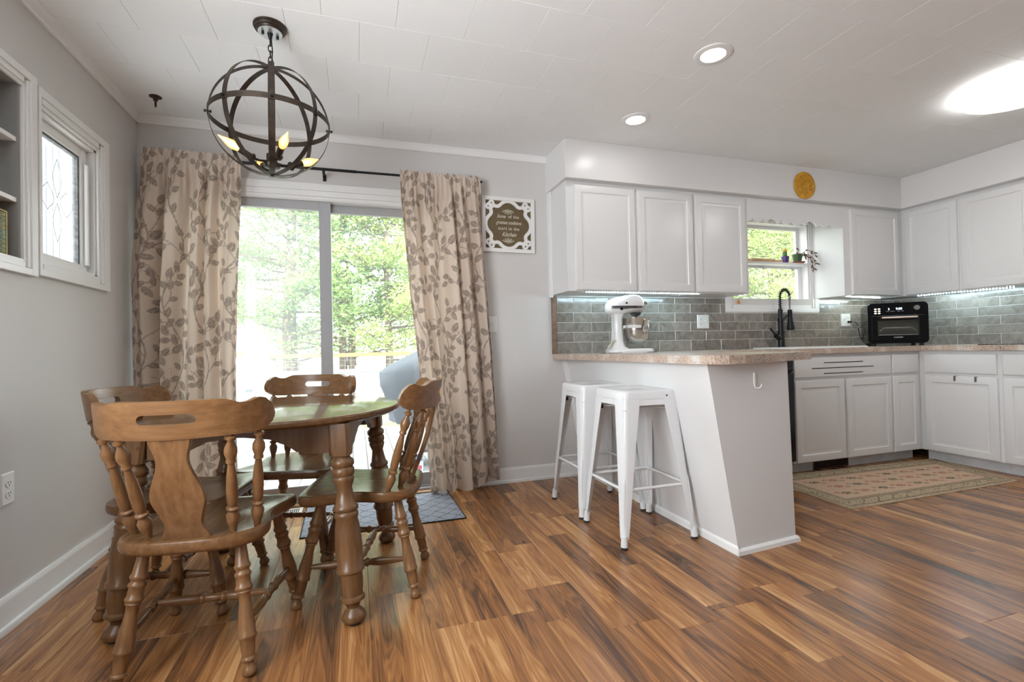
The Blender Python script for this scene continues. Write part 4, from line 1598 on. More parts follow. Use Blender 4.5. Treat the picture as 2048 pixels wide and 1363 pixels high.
def make_stool(label, loc):
    t = thing('bar_stool', label, 'stool', loc, 0, 'metal bar stools at the breakfast counter')
    S, H = 0.158, 0.757
    F = 0.213
    m = MB()
    m.loops([rr(S, S, .03, H - 0.046), rr(S + .001, S + .001, .032, H - 0.012), rr(S - .003, S - .003, .034, H - .004), rr(S - .012, S - .012, .03, H), rr(S - .05, S - .05, .03, H - .003), rr(S - .075, S - .075, .03, H - .006), rr(.05, .012, .010, H - .006), rr(.045, .008, .007, H - .006)], closed_ends=False)
    m.build('seat', STOOLM, t, smooth=40)
    MB().loops([rr(.046, .009, .007, H - 0.0075), rr(.046, .009, .007, H - 0.0065)]).build('grip_slot', mat('dark_slot', (0.05, 0.05, 0.05), 0.6, bump=0.02), t)
    # apron arches between the legs
    for k in range(4):
        M = Matrix.Rotation(k * PI / 2, 4, 'Z')
        a = MB(M)
        cols = []
        for i in range(21):
            u = -1 + 2 * i / 20
            z_ = H - 0.075 if abs(u) < .55 else H - 0.075 - 0.03 * ((abs(u) - .55) / .45) ** 2
            cols.append((u, [(z_, H - 0.047)]))
        a.plate(cols, lambda u, z, side: (u * (S - 0.03), -(S + (H - 0.047 - z) * 0.075) + (side - 0.5) * 0.002 + 0.001, z))
        a.build('apron_band', STOOLM, t, smooth=40)
        if k == 0:
            hb = MB()
            hb.cyl((0.09, -S - 0.0005, H - 0.03), (0.09, -S - 0.0020, H - 0.03), 0.0045, 10)
            hb.build('rivet_hole', BLACKM, t)
    # legs: folded sheet, wide flanges at the top and narrow at the foot
    for k in range(4):
        M = Matrix.Rotation(k * PI / 2, 4, 'Z')
        a = MB(M)
        rings = []
        for (q, w_, rad) in ((0, .092, .030), (.12, .083, .029), (.30, .070, .027), (.50, .057, .024), (.70, .045, .021), (.86, .036, .018), (.93, .030, .016)):
            z_ = (H - 0.045) * (1 - q)
            c_ = S + 0.0015 + (F - S) * q
            o_ = []
            # L-section, outer corner rounded, at (+c, -c)
            th = 0.0022
            n = 5
            o_.append((c_ - w_, -c_))
            for i in range(n + 1):
                an = -PI / 2 + (PI / 2) * i / n
                o_.append((c_ - rad + rad * math.cos(an), -c_ + rad + rad * math.sin(an)))
            o_.append((c_, -c_ + w_))
            o_.append((c_ - th, -c_ + w_))
            for i in range(n + 1):
                an = 0 - (PI / 2) * i / n
                o_.append((c_ - rad + (rad - th) * math.cos(an), -c_ + rad + (rad - th) * math.sin(an)))
            o_.append((c_ - w_, -c_ + th))
            rings.append([(x_, y_, z_) for x_, y_ in o_])
        a.loops(rings)
        lg = a.build('leg', STOOLM, t, smooth=50)
        b = MB(M)
        fc = F - 0.014
        b.lathe((fc - 0.001, -fc + 0.001, 0.062), (fc + 0.003, -fc - 0.003, 0.012), [(0, .0165), (.5, .0165), (1, .0175)], 14)
        b.build('foot_sleeve', STOOLM, lg, smooth=40)
        MB(M).cyl((fc + 0.003, -fc - 0.003, 0), (fc + 0.003, -fc - 0.003, 0.013), 0.0165, 14).build('rubber_foot', RUBBER, lg)
        # pressed groove on the corner
        g = MB(M)
        z1_, z2_ = 0.10, 0.33
        for (zz, rr_) in ((0, 0),):
            pth = []
            for i in range(9):
                z_ = z1_ + (z2_ - z1_) * i / 8
                q = 1 - z_ / (H - 0.045)
                c_ = S + (F - S) * q
                rad = .0235 - 0.009 * (q - .5)
                pth.append((c_ - rad + rad * .707 + .0002, -c_ + rad - rad * .707 - .0002, z_))
            g.tube(pth, [.002, .006, .0065, .0065, .0065, .0065, .0065, .006, .002], 8)
        g.build('pressed_rib', STOOLM, lg, smooth=60)
        # foot rail to the next leg
        r_ = MB(M)
        zr = 0.275
        q = 1 - zr / (H - 0.045)
        c_ = S + (F - S) * q - 0.004
        r_.tube([(-c_ + 0.012, -c_ + 0.004, zr), (-c_ * .7, -c_ + 0.007, zr), (c_ * .7, -c_ + 0.007, zr), (c_ - 0.012, -c_ + 0.004, zr)], [.011, .008, .008, .011], 8)
        r_.build('foot_rail', STOOLM, t, smooth=50)
    # flat braces under the seat with black clips
    for k in range(2):
        b = MB(Matrix.Rotation(PI / 4 + k * PI / 2, 4, 'Z'))
        b.box(-0.225, 0.225, -0.008, 0.008, H - 0.096 - 0.004 * k, H - 0.093 - 0.004 * k)
        b.build('brace', STOOLM, t)
    for k in range(4):
        b = MB(Matrix.Rotation(k * PI / 2, 4, 'Z'))
        b.box(S - 0.03, S - 0.008, -S + 0.0055, -S + 0.045, H - 0.113, H - 0.092)
        b.build('bumper', RUBBER, t)
    return t


st0 = make_stool('white metal bar stool nearer the viewer, in front of the other one', (1.420, 2.300, 0))
dup(st0, (1.416, 2.757, 0), 0, 'white metal bar stool nearer the back wall, partly behind the other one')

# ================================================================== CURTAINS
CREAM = np.array([0.70, 0.585, 0.49])
BROWN = np.array([0.255, 0.195, 0.16])


def vine_print(Wm, Hm, res, seed, stems):
    rg = np.random.default_rng(seed)
    nx, nz = int(Wm / res), int(Hm / res)
    cov = np.zeros((nz, nx))
    xs = (np.arange(nx) + .5) * res
    zs = (np.arange(nz) + .5) * res

    def disc(x_, z_, r_, val):
        i0, i1 = max(int((x_ - r_ - res) / res), 0), min(int((x_ + r_ + res) / res) + 1, nx)
        j0, j1 = max(int((z_ - r_ - res) / res), 0), min(int((z_ + r_ + res) / res) + 1, nz)
        if i0 >= i1 or j0 >= j1:
            return
        d = np.hypot(xs[None, i0:i1] - x_, zs[j0:j1, None] - z_)
        cov[j0:j1, i0:i1] = np.maximum(cov[j0:j1, i0:i1], np.clip((r_ - d) / res + .5, 0, 1) * val)

    def leaf(x_, z_, ang, ln):
        wd = ln * 0.38
        R_ = ln * .62
        cx_, cz_ = x_ + math.cos(ang) * ln / 2, z_ + math.sin(ang) * ln / 2
        i0, i1 = max(int((cx_ - R_) / res), 0), min(int((cx_ + R_) / res) + 1, nx)
        j0, j1 = max(int((cz_ - R_) / res), 0), min(int((cz_ + R_) / res) + 1, nz)
        if i0 >= i1 or j0 >= j1:
            return
        X = xs[None, i0:i1] - x_
        Z = zs[j0:j1, None] - z_
        a = (X * math.cos(ang) + Z * math.sin(ang)) / ln
        b = (-X * math.sin(ang) + Z * math.cos(ang)) / wd
        hw_ = np.where((a > 0) & (a < 1), np.clip(a, 0, 1) ** .55 * (1 - np.clip(a, 0, 1)) ** .8 * 1.9, 0)
        ins = np.clip((hw_ - np.abs(b)) * wd / res + .5, 0, 1) * ((a > 0) & (a < 1))
        vein = (np.abs(b) < .07) | (np.abs(((a * 6 - np.abs(b) * 1.6) % 1.0) - .5) < .16)
        val = np.where(vein, .45, .86)
        cov[j0:j1, i0:i1] = np.maximum(cov[j0:j1, i0:i1], ins * val)

    placed = []

    def try_leaf(x_, z_, ang, ln):
        cx_, cz_ = x_ + math.cos(ang) * ln / 2, z_ + math.sin(ang) * ln / 2
        for (a_, b_, l_) in placed:
            if abs(a_ - cx_) < .08 and abs(b_ - cz_) < .08 and math.hypot(a_ - cx_, b_ - cz_) < (ln + l_) * .40:
                return
        placed.append((cx_, cz_, ln))
        leaf(x_, z_, ang, ln)

    def branch(x_, z2, ang, ln, cur, side, depth):
        st = res * .8
        n = int(ln / st)
        marks = {int(n * f): k_ for k_, f in enumerate((.25, .45, .65, .85))}
        for k in range(n):
            a = ang + side * cur * k / n
            x_ += math.cos(a) * st
            z2 += math.sin(a) * st
            disc(x_, z2, .0026 if depth == 0 else .0018, .78)
            if k in marks:
                sg_ = 1 if marks[k] % 2 else -1
                if depth == 0 and marks[k] in (1, 2):
                    branch(x_, z2, a + sg_ * .9, ln * .42, -1.0 * sg_, 1, 1)
                else:
                    try_leaf(x_, z2, a + sg_ * .95, rg.uniform(.054, .068))
        try_leaf(x_, z2, ang + side * cur, rg.uniform(.068, .084))

    for x0 in stems:
        ph = rg.uniform(0, 6.28)
        sa_ = .06
        z_ = -.1
        while z_ < Hm + .1:
            disc(x0 + sa_ * math.sin(z_ * 2 * PI / .66 + ph), z_, .0036, .82)
            z_ += res * .7
        side = 1 if rg.uniform() < .5 else -1
        zz = rg.uniform(-.15, -.05)
        while zz < Hm:
            bx = x0 + sa_ * math.sin(zz * 2 * PI / .66 + ph)
            branch(bx, zz, PI / 2 - side * rg.uniform(.35, .7), rg.uniform(.17, .24), -rg.uniform(.3, 1.1) if rg.uniform() < .5 else rg.uniform(.5, 1.2), side, 0)
            try_leaf(bx, zz + .03, PI / 2 + side * .8, rg.uniform(.056, .070))
            side = -side
            zz += rg.uniform(.085, .12)
    return cov


CLOTH = attr_cloth('printed_curtain_cloth', 0.9, 700, transl=0.22)


def curtain(label, edge_l, edge_r, z_bot, ybase, folds, seed, Wm, bot_shape=None, amp=0.044, bulge=0.0):
    nu, nz = 230, 500
    ztop = 2.195
    Hm = ztop - z_bot
    cov = vine_print(Wm, Hm + .02, .003, seed, [Wm * f for f in (.07, .36, .66, .94)])
    U = np.linspace(0, 1, nu)
    Zt = np.linspace(0, 1, nz)
    uu, tt = np.meshgrid(U, Zt)
    zb = z_bot if bot_shape is None else (z_bot + np.interp(uu, *zip(*bot_shape)))
    zz = zb + (ztop - zb) * tt
    el = np.interp(zz, *zip(*sorted(edge_l)))
    er = np.interp(zz, *zip(*sorted(edge_r)))
    rg = np.random.default_rng(seed)
    ph = uu + .035 * np.sin(2 * PI * (uu * 1.3 + .15 * zz + rg.uniform())) + .02 * np.sin(2 * PI * uu * 2.7 + 2.0)
    fine = np.exp(-((ztop - .06 - zz) / .16) ** 2) * (zz < ztop - .02)
    head = np.clip((zz - (ztop - .05)) / .05, 0, 1)
    A = amp * (0.35 + .65 * np.clip((ztop - zz) / .55, 0, 1)) * (1 - .55 * head)
    y = A * np.sin(2 * PI * folds * ph + .35 * np.sin(zz * 2.2))
    y += A * .22 * np.sin(2 * PI * (folds * 2 + 1) * ph + 1.1 + zz * .5)
    y += .010 * fine * np.sin(2 * PI * 19 * uu + 3 * np.sin(5 * uu)) + .006 * head * np.sin(2 * PI * 27 * uu + 1.0)
    y += .004 * np.sin(2 * PI * 2.5 * zz + 9 * uu)
    y = y - bulge * np.exp(-(uu / .13) ** 2) * np.clip((2.12 - zz) / .6, 0, 1)
    hz_ = np.clip((zz - 2.02) / .08, 0, 1)
    y = y * (1 - hz_) + (-0.024 + np.clip(y, -.035, .035) * .32) * hz_
    x = el + (er - el) * (uu + .012 * np.cos(2 * PI * folds * ph) * np.clip((ztop - zz) / .4, 0, 1))
    zz2 = zz + .006 * head * np.sin(2 * PI * 14 * uu) * (tt > .97)
    P = np.stack([x, ybase + y, zz2], -1).reshape(-1, 3)
    # prints follow the cloth
    ii = np.clip((uu * Wm / .003).astype(int), 0, cov.shape[1] - 1)
    jj = np.clip(((zz - z_bot) / .003).astype(int), 0, cov.shape[0] - 1)
    c_ = cov[jj, ii][..., None]
    colr = CREAM * (1 - c_) + BROWN * c_
    me = bpy.data.meshes.new('curtain')
    nf = (nu - 1) * (nz - 1)
    me.vertices.add(nu * nz)
    me.vertices.foreach_set('co', P.astype(np.float32).ravel())
    idx = np.arange(nu * nz).reshape(nz, nu)
    q = np.stack([idx[:-1, :-1], idx[:-1, 1:], idx[1:, 1:], idx[1:, :-1]], -1).reshape(-1)
    me.loops.add(nf * 4)
    me.polygons.add(nf)
    me.loops.foreach_set('vertex_index', q.astype(np.int32))
    me.polygons.foreach_set('loop_start', (np.arange(nf) * 4).astype(np.int32))
    me.polygons.foreach_set('use_smooth', np.ones(nf, bool))
    me.update(calc_edges=True)
    at_ = me.color_attributes.new('print', 'FLOAT_COLOR', 'POINT')
    at_.data.foreach_set('color', np.concatenate([colr.reshape(-1, 3), np.ones((nu * nz, 1))], 1).astype(np.float32).ravel())
    me.materials.append(CLOTH)
    o = bpy.data.objects.new('curtain', me)
    COL.objects.link(o)
    return tag(o, label, 'curtain', 'leaf-print curtains at the glass door')


curtain('cream leaf-print curtain left of the glass door, in the room corner', [(0.0, -1.205), (0.9, -1.212), (1.4, -1.215), (1.8, -1.20), (2.05, -1.18), (2.2, -1.16)],
        [(0.0, -0.70), (0.8, -0.70), (1.5, -0.685), (2.2, -0.652)], 0.045, YB - 0.105, 5.2, 5, 0.86, bulge=0.085)
curtain('cream leaf-print curtain right of the glass door, beside the framed sign', [(0.0, .462), (0.4, .435), (0.9, .395), (1.4, .345), (1.9, .307), (2.2, .295)],
        [(0.0, .966), (0.5, .945), (1.0, .925), (1.6, .890), (1.9, .870), (2.2, .850)], 0.012, YB - 0.100, 5.2, 23, 0.86, bot_shape=[(0, .0), (.66, .0), (.72, .025), (.8, .05), (1, .055)])
rod = thing('curtain_rod', 'thin black curtain rod across the top of the glass door', 'curtain rod', (0, YB - 0.100, 2.163))
MB().cyl((-1.145, 0, -0.002), (0.02, 0, 0.002), 0.0095, 12).build('rod', BLACKM, rod, smooth=40)
MB().cyl((0.02, 0, 0.002), (0.87, 0, 0.006), 0.0078, 12).build('inner_rod', BLACKM, rod, smooth=40)
for x_ in (-1.12, -0.183, 0.82):
    MB().box(x_ - 0.008, x_ + 0.008, -0.005, 0.099, -0.020, -0.008).box(x_ - 0.010, x_ + 0.010, 0.094, 0.0995, -0.045, 0.0).box(x_ - 0.006, x_ + 0.006, -0.012, -0.002, -0.04, -0.008).build('bracket', BLACKM, rod)

# ================================================================== WALL SIGN
sg = thing('wall_sign', 'square white fretwork sign with brown centre and script lettering', 'sign', (1.088, YB, 1.896), math.radians(0.0))
sg.rotation_euler = (0, math.radians(0.6), 0)
SGB = mat('olive_brown_board', (0.135, 0.095, 0.045), 0.6, bump=0.15, bscale=80, vary=0.12, vscale=30)
SGW = mat('white_painted_fretwork', (0.80, 0.79, 0.77), 0.5, bump=0.1)
HS = 0.204
MB().box(-HS + .004, HS - .004, -0.008, -0.001, -HS + .004, HS - .004).build('backing_board', SGB, sg)
m = MB()
fw = 0.028
m.box(-HS, -HS + fw, -0.022, -0.001, -HS, HS).box(HS - fw, HS, -0.022, -0.001, -HS, HS).box(-HS + fw, HS - fw, -0.022, -0.001, HS - fw, HS).box(-HS + fw, HS - fw, -0.022, -0.001, -HS, -HS + fw)
m.build('frame', SGW, sg, bevel=0.0015)


def band(parent, name, pts_, hw_, closed, y0=-0.020, y1=-0.006, taper=None):
    n = len(pts_)
    L_, R_ = [], []
    for i in range(n):
        a = pts_[(i - 1) % n] if closed else pts_[max(i - 1, 0)]
        b = pts_[(i + 1) % n] if closed else pts_[min(i + 1, n - 1)]
        d = Vector((b[0] - a[0], b[1] - a[1]))
        d.normalize()
        w_ = hw_ if taper is None else hw_ * taper[i]
        L_.append((pts_[i][0] - d.y * w_, pts_[i][1] + d.x * w_))
        R_.append((pts_[i][0] + d.y * w_, pts_[i][1] - d.x * w_))
    rings = []
    for i in range(n):
        rings.append([(L_[i][0], y0, L_[i][1]), (R_[i][0], y0, R_[i][1]), (R_[i][0], y1, R_[i][1]), (L_[i][0], y1, L_[i][1])])
    if closed:
        rings.append(rings[0])
    return MB().loops(rings, closed_ends=not closed)


q4 = []
for k in range(4):
    ro = Matrix.Rotation(-k * PI / 2, 2)
    seg = [(-.128, .128), (-.108, .136), (-.088, .132), (-.070, .139), (-.052, .156), (-.028, .170), (0, .175), (.028, .170), (.052, .156), (.070, .139), (.088, .132), (.108, .136)]
    for p_ in seg:
        v_ = ro @ Vector(p_)
        q4.append((v_.x, v_.y))
q4 = [(p_.x, p_.y) for p_ in catmull(q4[::-1], 3)]
band(sg, 'x', q4, .0125, True).build('fretwork_ring', SGW, sg, smooth=40)
m = MB()
for sx_ in (-1, 1):
    for sz_ in (-1, 1):
        for sw in (0, 1):
            c_ = []
            for k in range(15):
                a = math.radians(-70 + 300 * k / 14)
                r_ = .024 - .012 * k / 14
                px, pz = .128 + r_ * math.cos(a) * .9, .152 + r_ * math.sin(a)
                if sw:
                    px, pz = pz, px
                c_.append((px * sx_, pz * sz_))
            b_ = band(sg, 'x', c_, .0085, False, y0=-0.0185 - .0007 * sw, taper=[1.0] * 12 + [1.15, 1.25, 1.0])
            m.add(b_.v, b_.f)
m.build('corner_scrolls', SGW, sg, smooth=40)
INK = mat('cream_ink', (0.74, 0.70, 0.58), 0.7, bump=0.02)
for (tx, z_, sz, shr, sxx, spc) in (('Some', .063, .036, .45, .82, 1.0), ('of the', .063, .033, 0, .95, 1.12), ('greatest traditions', .018, .036, .5, .72, 1.0), ('start in the', -.026, .034, 0, .92, 1.15), ('Kitchen', -.070, .044, .5, .80, 1.0)):
    xo = {'Some': -.055, 'of the': .042}.get(tx, 0.004)
    text('lettering', tx, sz, INK, sg, (xo, -0.0085, z_), shear=shr, sx=sxx, spacing=spc)
m = MB()
rs = random.Random(4)
for (zc_, sg_) in ((.118, -1), (-.134, 1)):
    for k in range(5):
        a = PI / 2 * sg_ + (k - 2) * .50
        tipx, tipz = .036 * math.cos(a) * 1.2, .030 * math.sin(a)
        m.tube([(0, -0.0086, zc_), (tipx * .5, -0.0086, zc_ + tipz * .6), (tipx, -0.0086, zc_ + tipz)], .0007, 4)
        for j in range(3):
            t_ = .4 + .3 * j
            lx, lz = tipx * t_, tipz * t_ * 1.05
            for s_ in (-1, 1):
                an = a + s_ * .8
                m.loops([[(lx, -0.0090, zc_ + lz), (lx + .005 * math.cos(an + .5), -0.0090, zc_ + lz + .005 * math.sin(an + .5)), (lx + .010 * math.cos(an), -0.0090, zc_ + lz + .010 * math.sin(an)), (lx + .005 * math.cos(an - .5), -0.0090, zc_ + lz + .005 * math.sin(an - .5))],
                         [(lx, -0.0082, zc_ + lz), (lx + .005 * math.cos(an + .5), -0.0082, zc_ + lz + .005 * math.sin(an + .5)), (lx + .010 * math.cos(an), -0.0082, zc_ + lz + .010 * math.sin(an)), (lx + .005 * math.cos(an - .5), -0.0082, zc_ + lz + .005 * math.sin(an - .5))]])
m.build('printed_sprigs', INK, sg)

# ================================================================== CEILING LIGHTS
GX, GY, GZ, GR = -0.341, 2.352, 2.006, 0.238
cd = thing('chandelier', 'bronze globe chandelier with amber candle bulbs over the table', 'chandelier', (GX, GY, 0))
MB().lathe((0, 0, ZC), (0, 0, ZC - 0.034), [(0, .068), (.25, .068), (.3, .064), (.55, .062), (.6, .056), (.8, .052), (.85, .050)], 32).build('canopy', BRONZE, cd, smooth=35)
MB().cyl((0, 0, ZC - 0.028), (0, 0, ZC - 0.032), .0495, 32).build('canopy_plate', mat('satin_pewter', (0.50, 0.50, 0.50), 0.35, 0.6, bump=0.03), cd, smooth=40)
m = MB()
m.cyl((0.028, 0.012, ZC - 0.032), (0.028, 0.012, ZC - 0.045), .006, 10).cyl((-0.028, -0.012, ZC - 0.032), (-0.028, -0.012, ZC - 0.045), .006, 10)
m.lathe((0, 0, ZC - 0.032), (0, 0, ZC - 0.058), [(0, .012), (.5, .009), (1, .006)], 12)
m.build('screws_and_loop', BLACKM, cd, smooth=40)
z_ = ZC - 0.058
k = 0
ch = []
while z_ > GZ + GR + 0.012:
    lp = []
    for i in range(14):
        a = 2 * PI * i / 14
        u_, v_ = .0085 * math.cos(a), .017 * math.sin(a)
        lp.append((u_, 0, z_ - 0.014 + v_) if k % 2 else (0, u_, z_ - 0.014 + v_))
    MB().tube(lp, .0024, 6, closed=True).build('chain_link', BRONZE, cd, smooth=60)
    z_ -= 0.0265
    k += 1
MB().tube([(0.004, 0.0, ZC - 0.05), (0.008, 0.004, 2.32), (0.003, 0.002, GZ + GR)], .0025, 6).build('cord', BLACKM, cd)


def ring_strip(nrm_rot, R_, hw_, th):
    """flat hoop about its own z axis, then rotated"""
    m = MB(Matrix.Translation((0, 0, GZ)) @ nrm_rot)
    n = 64
    rings = []
    for k in range(n + 1):
        a = 2 * PI * k / n
        ca, sa = math.cos(a), math.sin(a)
        rings.append([(R_ * ca, R_ * sa, -hw_), ((R_ + th) * ca, (R_ + th) * sa, -hw_), ((R_ + th) * ca, (R_ + th) * sa, hw_), (R_ * ca, R_ * sa, hw_)])
    m.loops(rings, closed_ends=False)
    return m


va0 = math.radians(9)
for i in range(4):
    Rm = Matrix.Rotation(va0 + i * PI / 4, 4, 'Z') @ Matrix.Rotation(PI / 2, 4, 'X')
    ring_strip(Rm, GR - 0.001 * i, .0115, .002).build('meridian_band', BRONZE, cd, smooth=40)
ring_strip(Matrix.Identity(4), GR + .003, .0115, .002).build('equator_band', BRONZE, cd, smooth=40)
for i in range(8):
    a = va0 + i * PI / 4
    MB().lathe((math.cos(a) * (GR - .012), math.sin(a) * (GR - .012), GZ), (math.cos(a) * (GR + .016), math.sin(a) * (GR + .016), GZ), [(0, .005), (.2, .007), (.25, .003), (.75, .003), (.8, .007), (1, .005)], 10).build('bolt', BLACKM, cd, smooth=40)
HZ = GZ - GR + 0.052
MB().lathe((0, 0, GZ - GR + 0.0), (0, 0, HZ + .07), [(0, .007), (.25, .007), (.28, .032), (.36, .036), (.40, .036), (.44, .022), (.75, .022), (.78, .012), (1, .010)], 24).build('hub', BRONZE, cd, smooth=35)
MB().cyl((0, 0, HZ + 0.06), (0, 0, GZ + GR), .0045, 10).build('stem', BRONZE, cd, smooth=40)
MB().cyl((0, 0, GZ - GR - .006), (0, 0, GZ - GR + .004), .008, 12).build('finial', BLACKM, cd, smooth=40)
AMB = bpy.data.materials.new('amber_bulb')
AMB.use_nodes = True
N_, L_ = nodes_of(AMB)
b_ = N_['Principled BSDF']
b_.inputs['Base Color'].default_value = (1, .55, .15, 1)
b_.inputs['Emission Color'].default_value = (1.0, .48, .11, 1)
b_.inputs['Emission Strength'].default_value = 3.6
lw = N_.new('ShaderNodeLayerWeight')
lw.inputs[0].default_value = .35
rp_ = ramp(N_, [(0.0, (1.0, .62, .20)), (.45, (1.0, .30, .03))])
L_.new(lw.outputs['Facing'], rp_.inputs['Fac'])
L_.new(rp_.outputs['Color'], b_.inputs['Emission Color'])
for i in range(4):
    a = math.radians(25) + i * PI / 2
    ca, sa = math.cos(a), math.sin(a)

    def rp3(r_, z2):
        return (r_ * ca, r_ * sa, z2)
    ar = MB().tube([rp3(.02, HZ + .006), rp3(.05, HZ + .002), rp3(.078, HZ + .006)], .0055, 8).build('arm', BRONZE, cd, smooth=50)
    d_ = Vector((ca * .90, sa * .90, .44)).normalized()
    p_ = Vector(rp3(.074, HZ + .004))
    MB().lathe(p_ - d_ * .004, p_ + d_ * .062, [(0, .012), (.1, .019), (.22, .020), (.26, .0135), (1, .0135)], 16).build('socket', BRONZE, ar, smooth=40)
    MB().lathe(p_ + d_ * .060, p_ + d_ * .150, [(0, .009), (.1, .0135), (.28, .0175), (.42, .0175), (.60, .013), (.78, .0065), (.92, .003), (1, .001)], 16).build('bulb', AMB, ar, smooth=60)

DLM = mat('downlight_lens', (1, 1, 1), .5, emit=(1.0, .985, .96), estr=34)
for (x_, y_, lb) in ((1.722, 1.985, 'round recessed ceiling light nearer the viewer'), (1.727, 2.703, 'round recessed ceiling light nearer the wall cabinets')):
    d = thing('recessed_light', lb, 'ceiling light', (x_, y_, ZC), 0, 'recessed lights in the kitchen ceiling')
    MB().lathe((0, 0, 0), (0, 0, -0.006), [(0, .092), (.5, .092), (1, .084), (1.0, .060), (.3, .058)], 40, cap=False).build('trim_ring', WHITEP, d, smooth=30)
    MB().lathe((0, 0, 0.001), (0, 0, -0.0035), [(0, .060), (1, .060)], 40).build('lens', DLM, d)
dk = thing('flush_light', 'large round white flush-mount ceiling light at the right edge', 'ceiling light', (3.655, 1.730, ZC))
MB().lathe((0, 0, 0), (0, 0, -0.018), [(0, .262), (1, .270)], 64).build('base_ring', WHITEP, dk, smooth=30)
MB().lathe((0, 0, -0.018), (0, 0, -0.052), [(0, .280), (.5, .280), (.8, .272), (1, .25)], 64).build('diffuser', mat('opal_diffuser', (1, 1, 1), .5, emit=(1.0, .99, .97), estr=11.0), dk, smooth=40)
ho = MB().lathe((0, 0, 0), (0, 0, -0.006), [(0, .030), (.4, .031), (1, .016)], 20).lathe((0, 0, -0.006), (0, 0, -0.06), [(0, .009), (.2, .009), (.22, .012), (.3, .012), (.35, .006), (.9, .0055), (1, .003)], 12).build('ceiling_hook', mat('rusty_iron', (0.075, 0.042, 0.028), .7, .3, bump=.3, vary=.4, vscale=60), smooth=40)
ho.location = (-1.045, 3.168, ZC)
tag(ho, 'small rusty bolt and plate on the ceiling near the left corner', 'hook')

# ================================================================== RUGS AND FLOOR PIECES
def grid_cloth(name, corners, nu, nv, thick, colour_fn, mt, wave=0.0, seed=1):
    """slab between four floor corners (a,b,c,d), printed per vertex"""
    a, b, c, d = (np.array(p, float) for p in corners)
    U, V = np.meshgrid(np.linspace(0, 1, nu), np.linspace(0, 1, nv))
    P = ((1 - U)[..., None] * (1 - V)[..., None] * a + U[..., None] * (1 - V)[..., None] * b + U[..., None] * V[..., None] * c + (1 - U)[..., None] * V[..., None] * d)
    z = thick + wave * (np.sin(U * 31) * np.exp(-V * 14) + .7 * np.sin(U * 24 + 1) * np.exp(-(1 - V) * 14) + .6 * np.sin(V * 17) * np.exp(-U * 22) + .6 * np.sin(V * 13 + 2) * np.exp(-(1 - U) * 22))
    z = np.maximum(z, .0025)
    top = np.stack([P[..., 0], P[..., 1], z], -1).reshape(-1, 3)
    col = colour_fn(U, V)
    idx = np.arange(nu * nv).reshape(nv, nu)
    q = np.stack([idx[:-1, :-1], idx[:-1, 1:], idx[1:, 1:], idx[1:, :-1]], -1).reshape(-1, 4)
    edge = np.concatenate([idx[0, :], idx[1:, -1], idx[-1, -2::-1], idx[-2:0:-1, 0]])
    base = top[edge].copy()
    base[:, 2] = 0.0005
    eb = nu * nv + np.arange(len(edge))
    sides = np.stack([edge, np.roll(edge, -1), np.roll(eb, -1), eb], -1)[:, ::-1]
    me = bpy.data.meshes.new(name)
    vs = np.concatenate([top, base])
    me.from_pydata([tuple(v) for v in vs], [], [tuple(f) for f in q] + [tuple(f) for f in sides])
    at_ = me.color_attributes.new('print', 'FLOAT_COLOR', 'POINT')
    cc = np.concatenate([col.reshape(-1, 3), col.reshape(-1, 3)[edge]])
    at_.data.foreach_set('color', np.concatenate([cc, np.ones((len(cc), 1))], 1).astype(np.float32).ravel())
    me.materials.append(mt)
    me.update()
    o = bpy.data.objects.new(name, me)
    COL.objects.link(o)
    return o


def rug_cols(U, V):
    x, y = U * 1.62, V * 0.66
    c = np.empty(U.shape + (3,))
    c[:] = (0.58, 0.415, 0.295)
    rg = np.random.default_rng(8)
    c *= 1 + rg.uniform(-.08, .08, U.shape + (1,))
    bd = np.minimum(np.minimum(x, 1.62 - x), np.minimum(y, .66 - y))
    tan = np.array((0.44, 0.345, 0.235))
    drk = np.array((0.095, 0.075, 0.052))
    m = bd < .125
    c[m] = tan * (1 + rg.uniform(-.12, .12, (m.sum(), 1)))
    for b0 in (.02, .100, .122):
        m = (np.abs(bd - b0) < .006) & (((x * 55 + y * 55) % 1) < .58)
        c[m] = drk
    # leafy sprigs in the border
    m = (np.abs(bd - .06) < .022 + .012 * np.sin((x + y) * 46)) & (np.sin(x * 95 + 3 * np.sin(y * 60)) * np.sin(y * 88 + 2 * np.sin(x * 50)) > .45)
    c[m] = np.array((.21, .18, .115))
    # flower rows in the field
    fld = bd > .135
    for j in range(3):
        for i in range(8):
            fx_ = .24 + i * .165 + (j % 2) * .08
            fy_ = .21 + j * .12
            dx, dy = (x - fx_), (y - fy_)
            r_ = np.hypot(dx * .75, dy * 1.3)
            spk = np.sin(x * 210 + 9 * np.sin(y * 120)) * np.sin(y * 230 + 7 * np.sin(x * 130)) > -.15
            g = np.array((.085, .085, .055)) if (i + j) % 2 == 0 else np.array((.36, .135, .085))
            g2 = np.array((.26, .2, .15))
            m = fld & (r_ < .030) & spk
            c[m] = g
            m = fld & (np.hypot((dx + .055) * .9, (dy - .02) * 1.4) < .018) & spk
            c[m] = np.array((.38, .14, .09))
            m = fld & (np.hypot((dx - .052) * .8, (dy + .025) * 1.4) < .020) & spk
            c[m] = g2
    return c


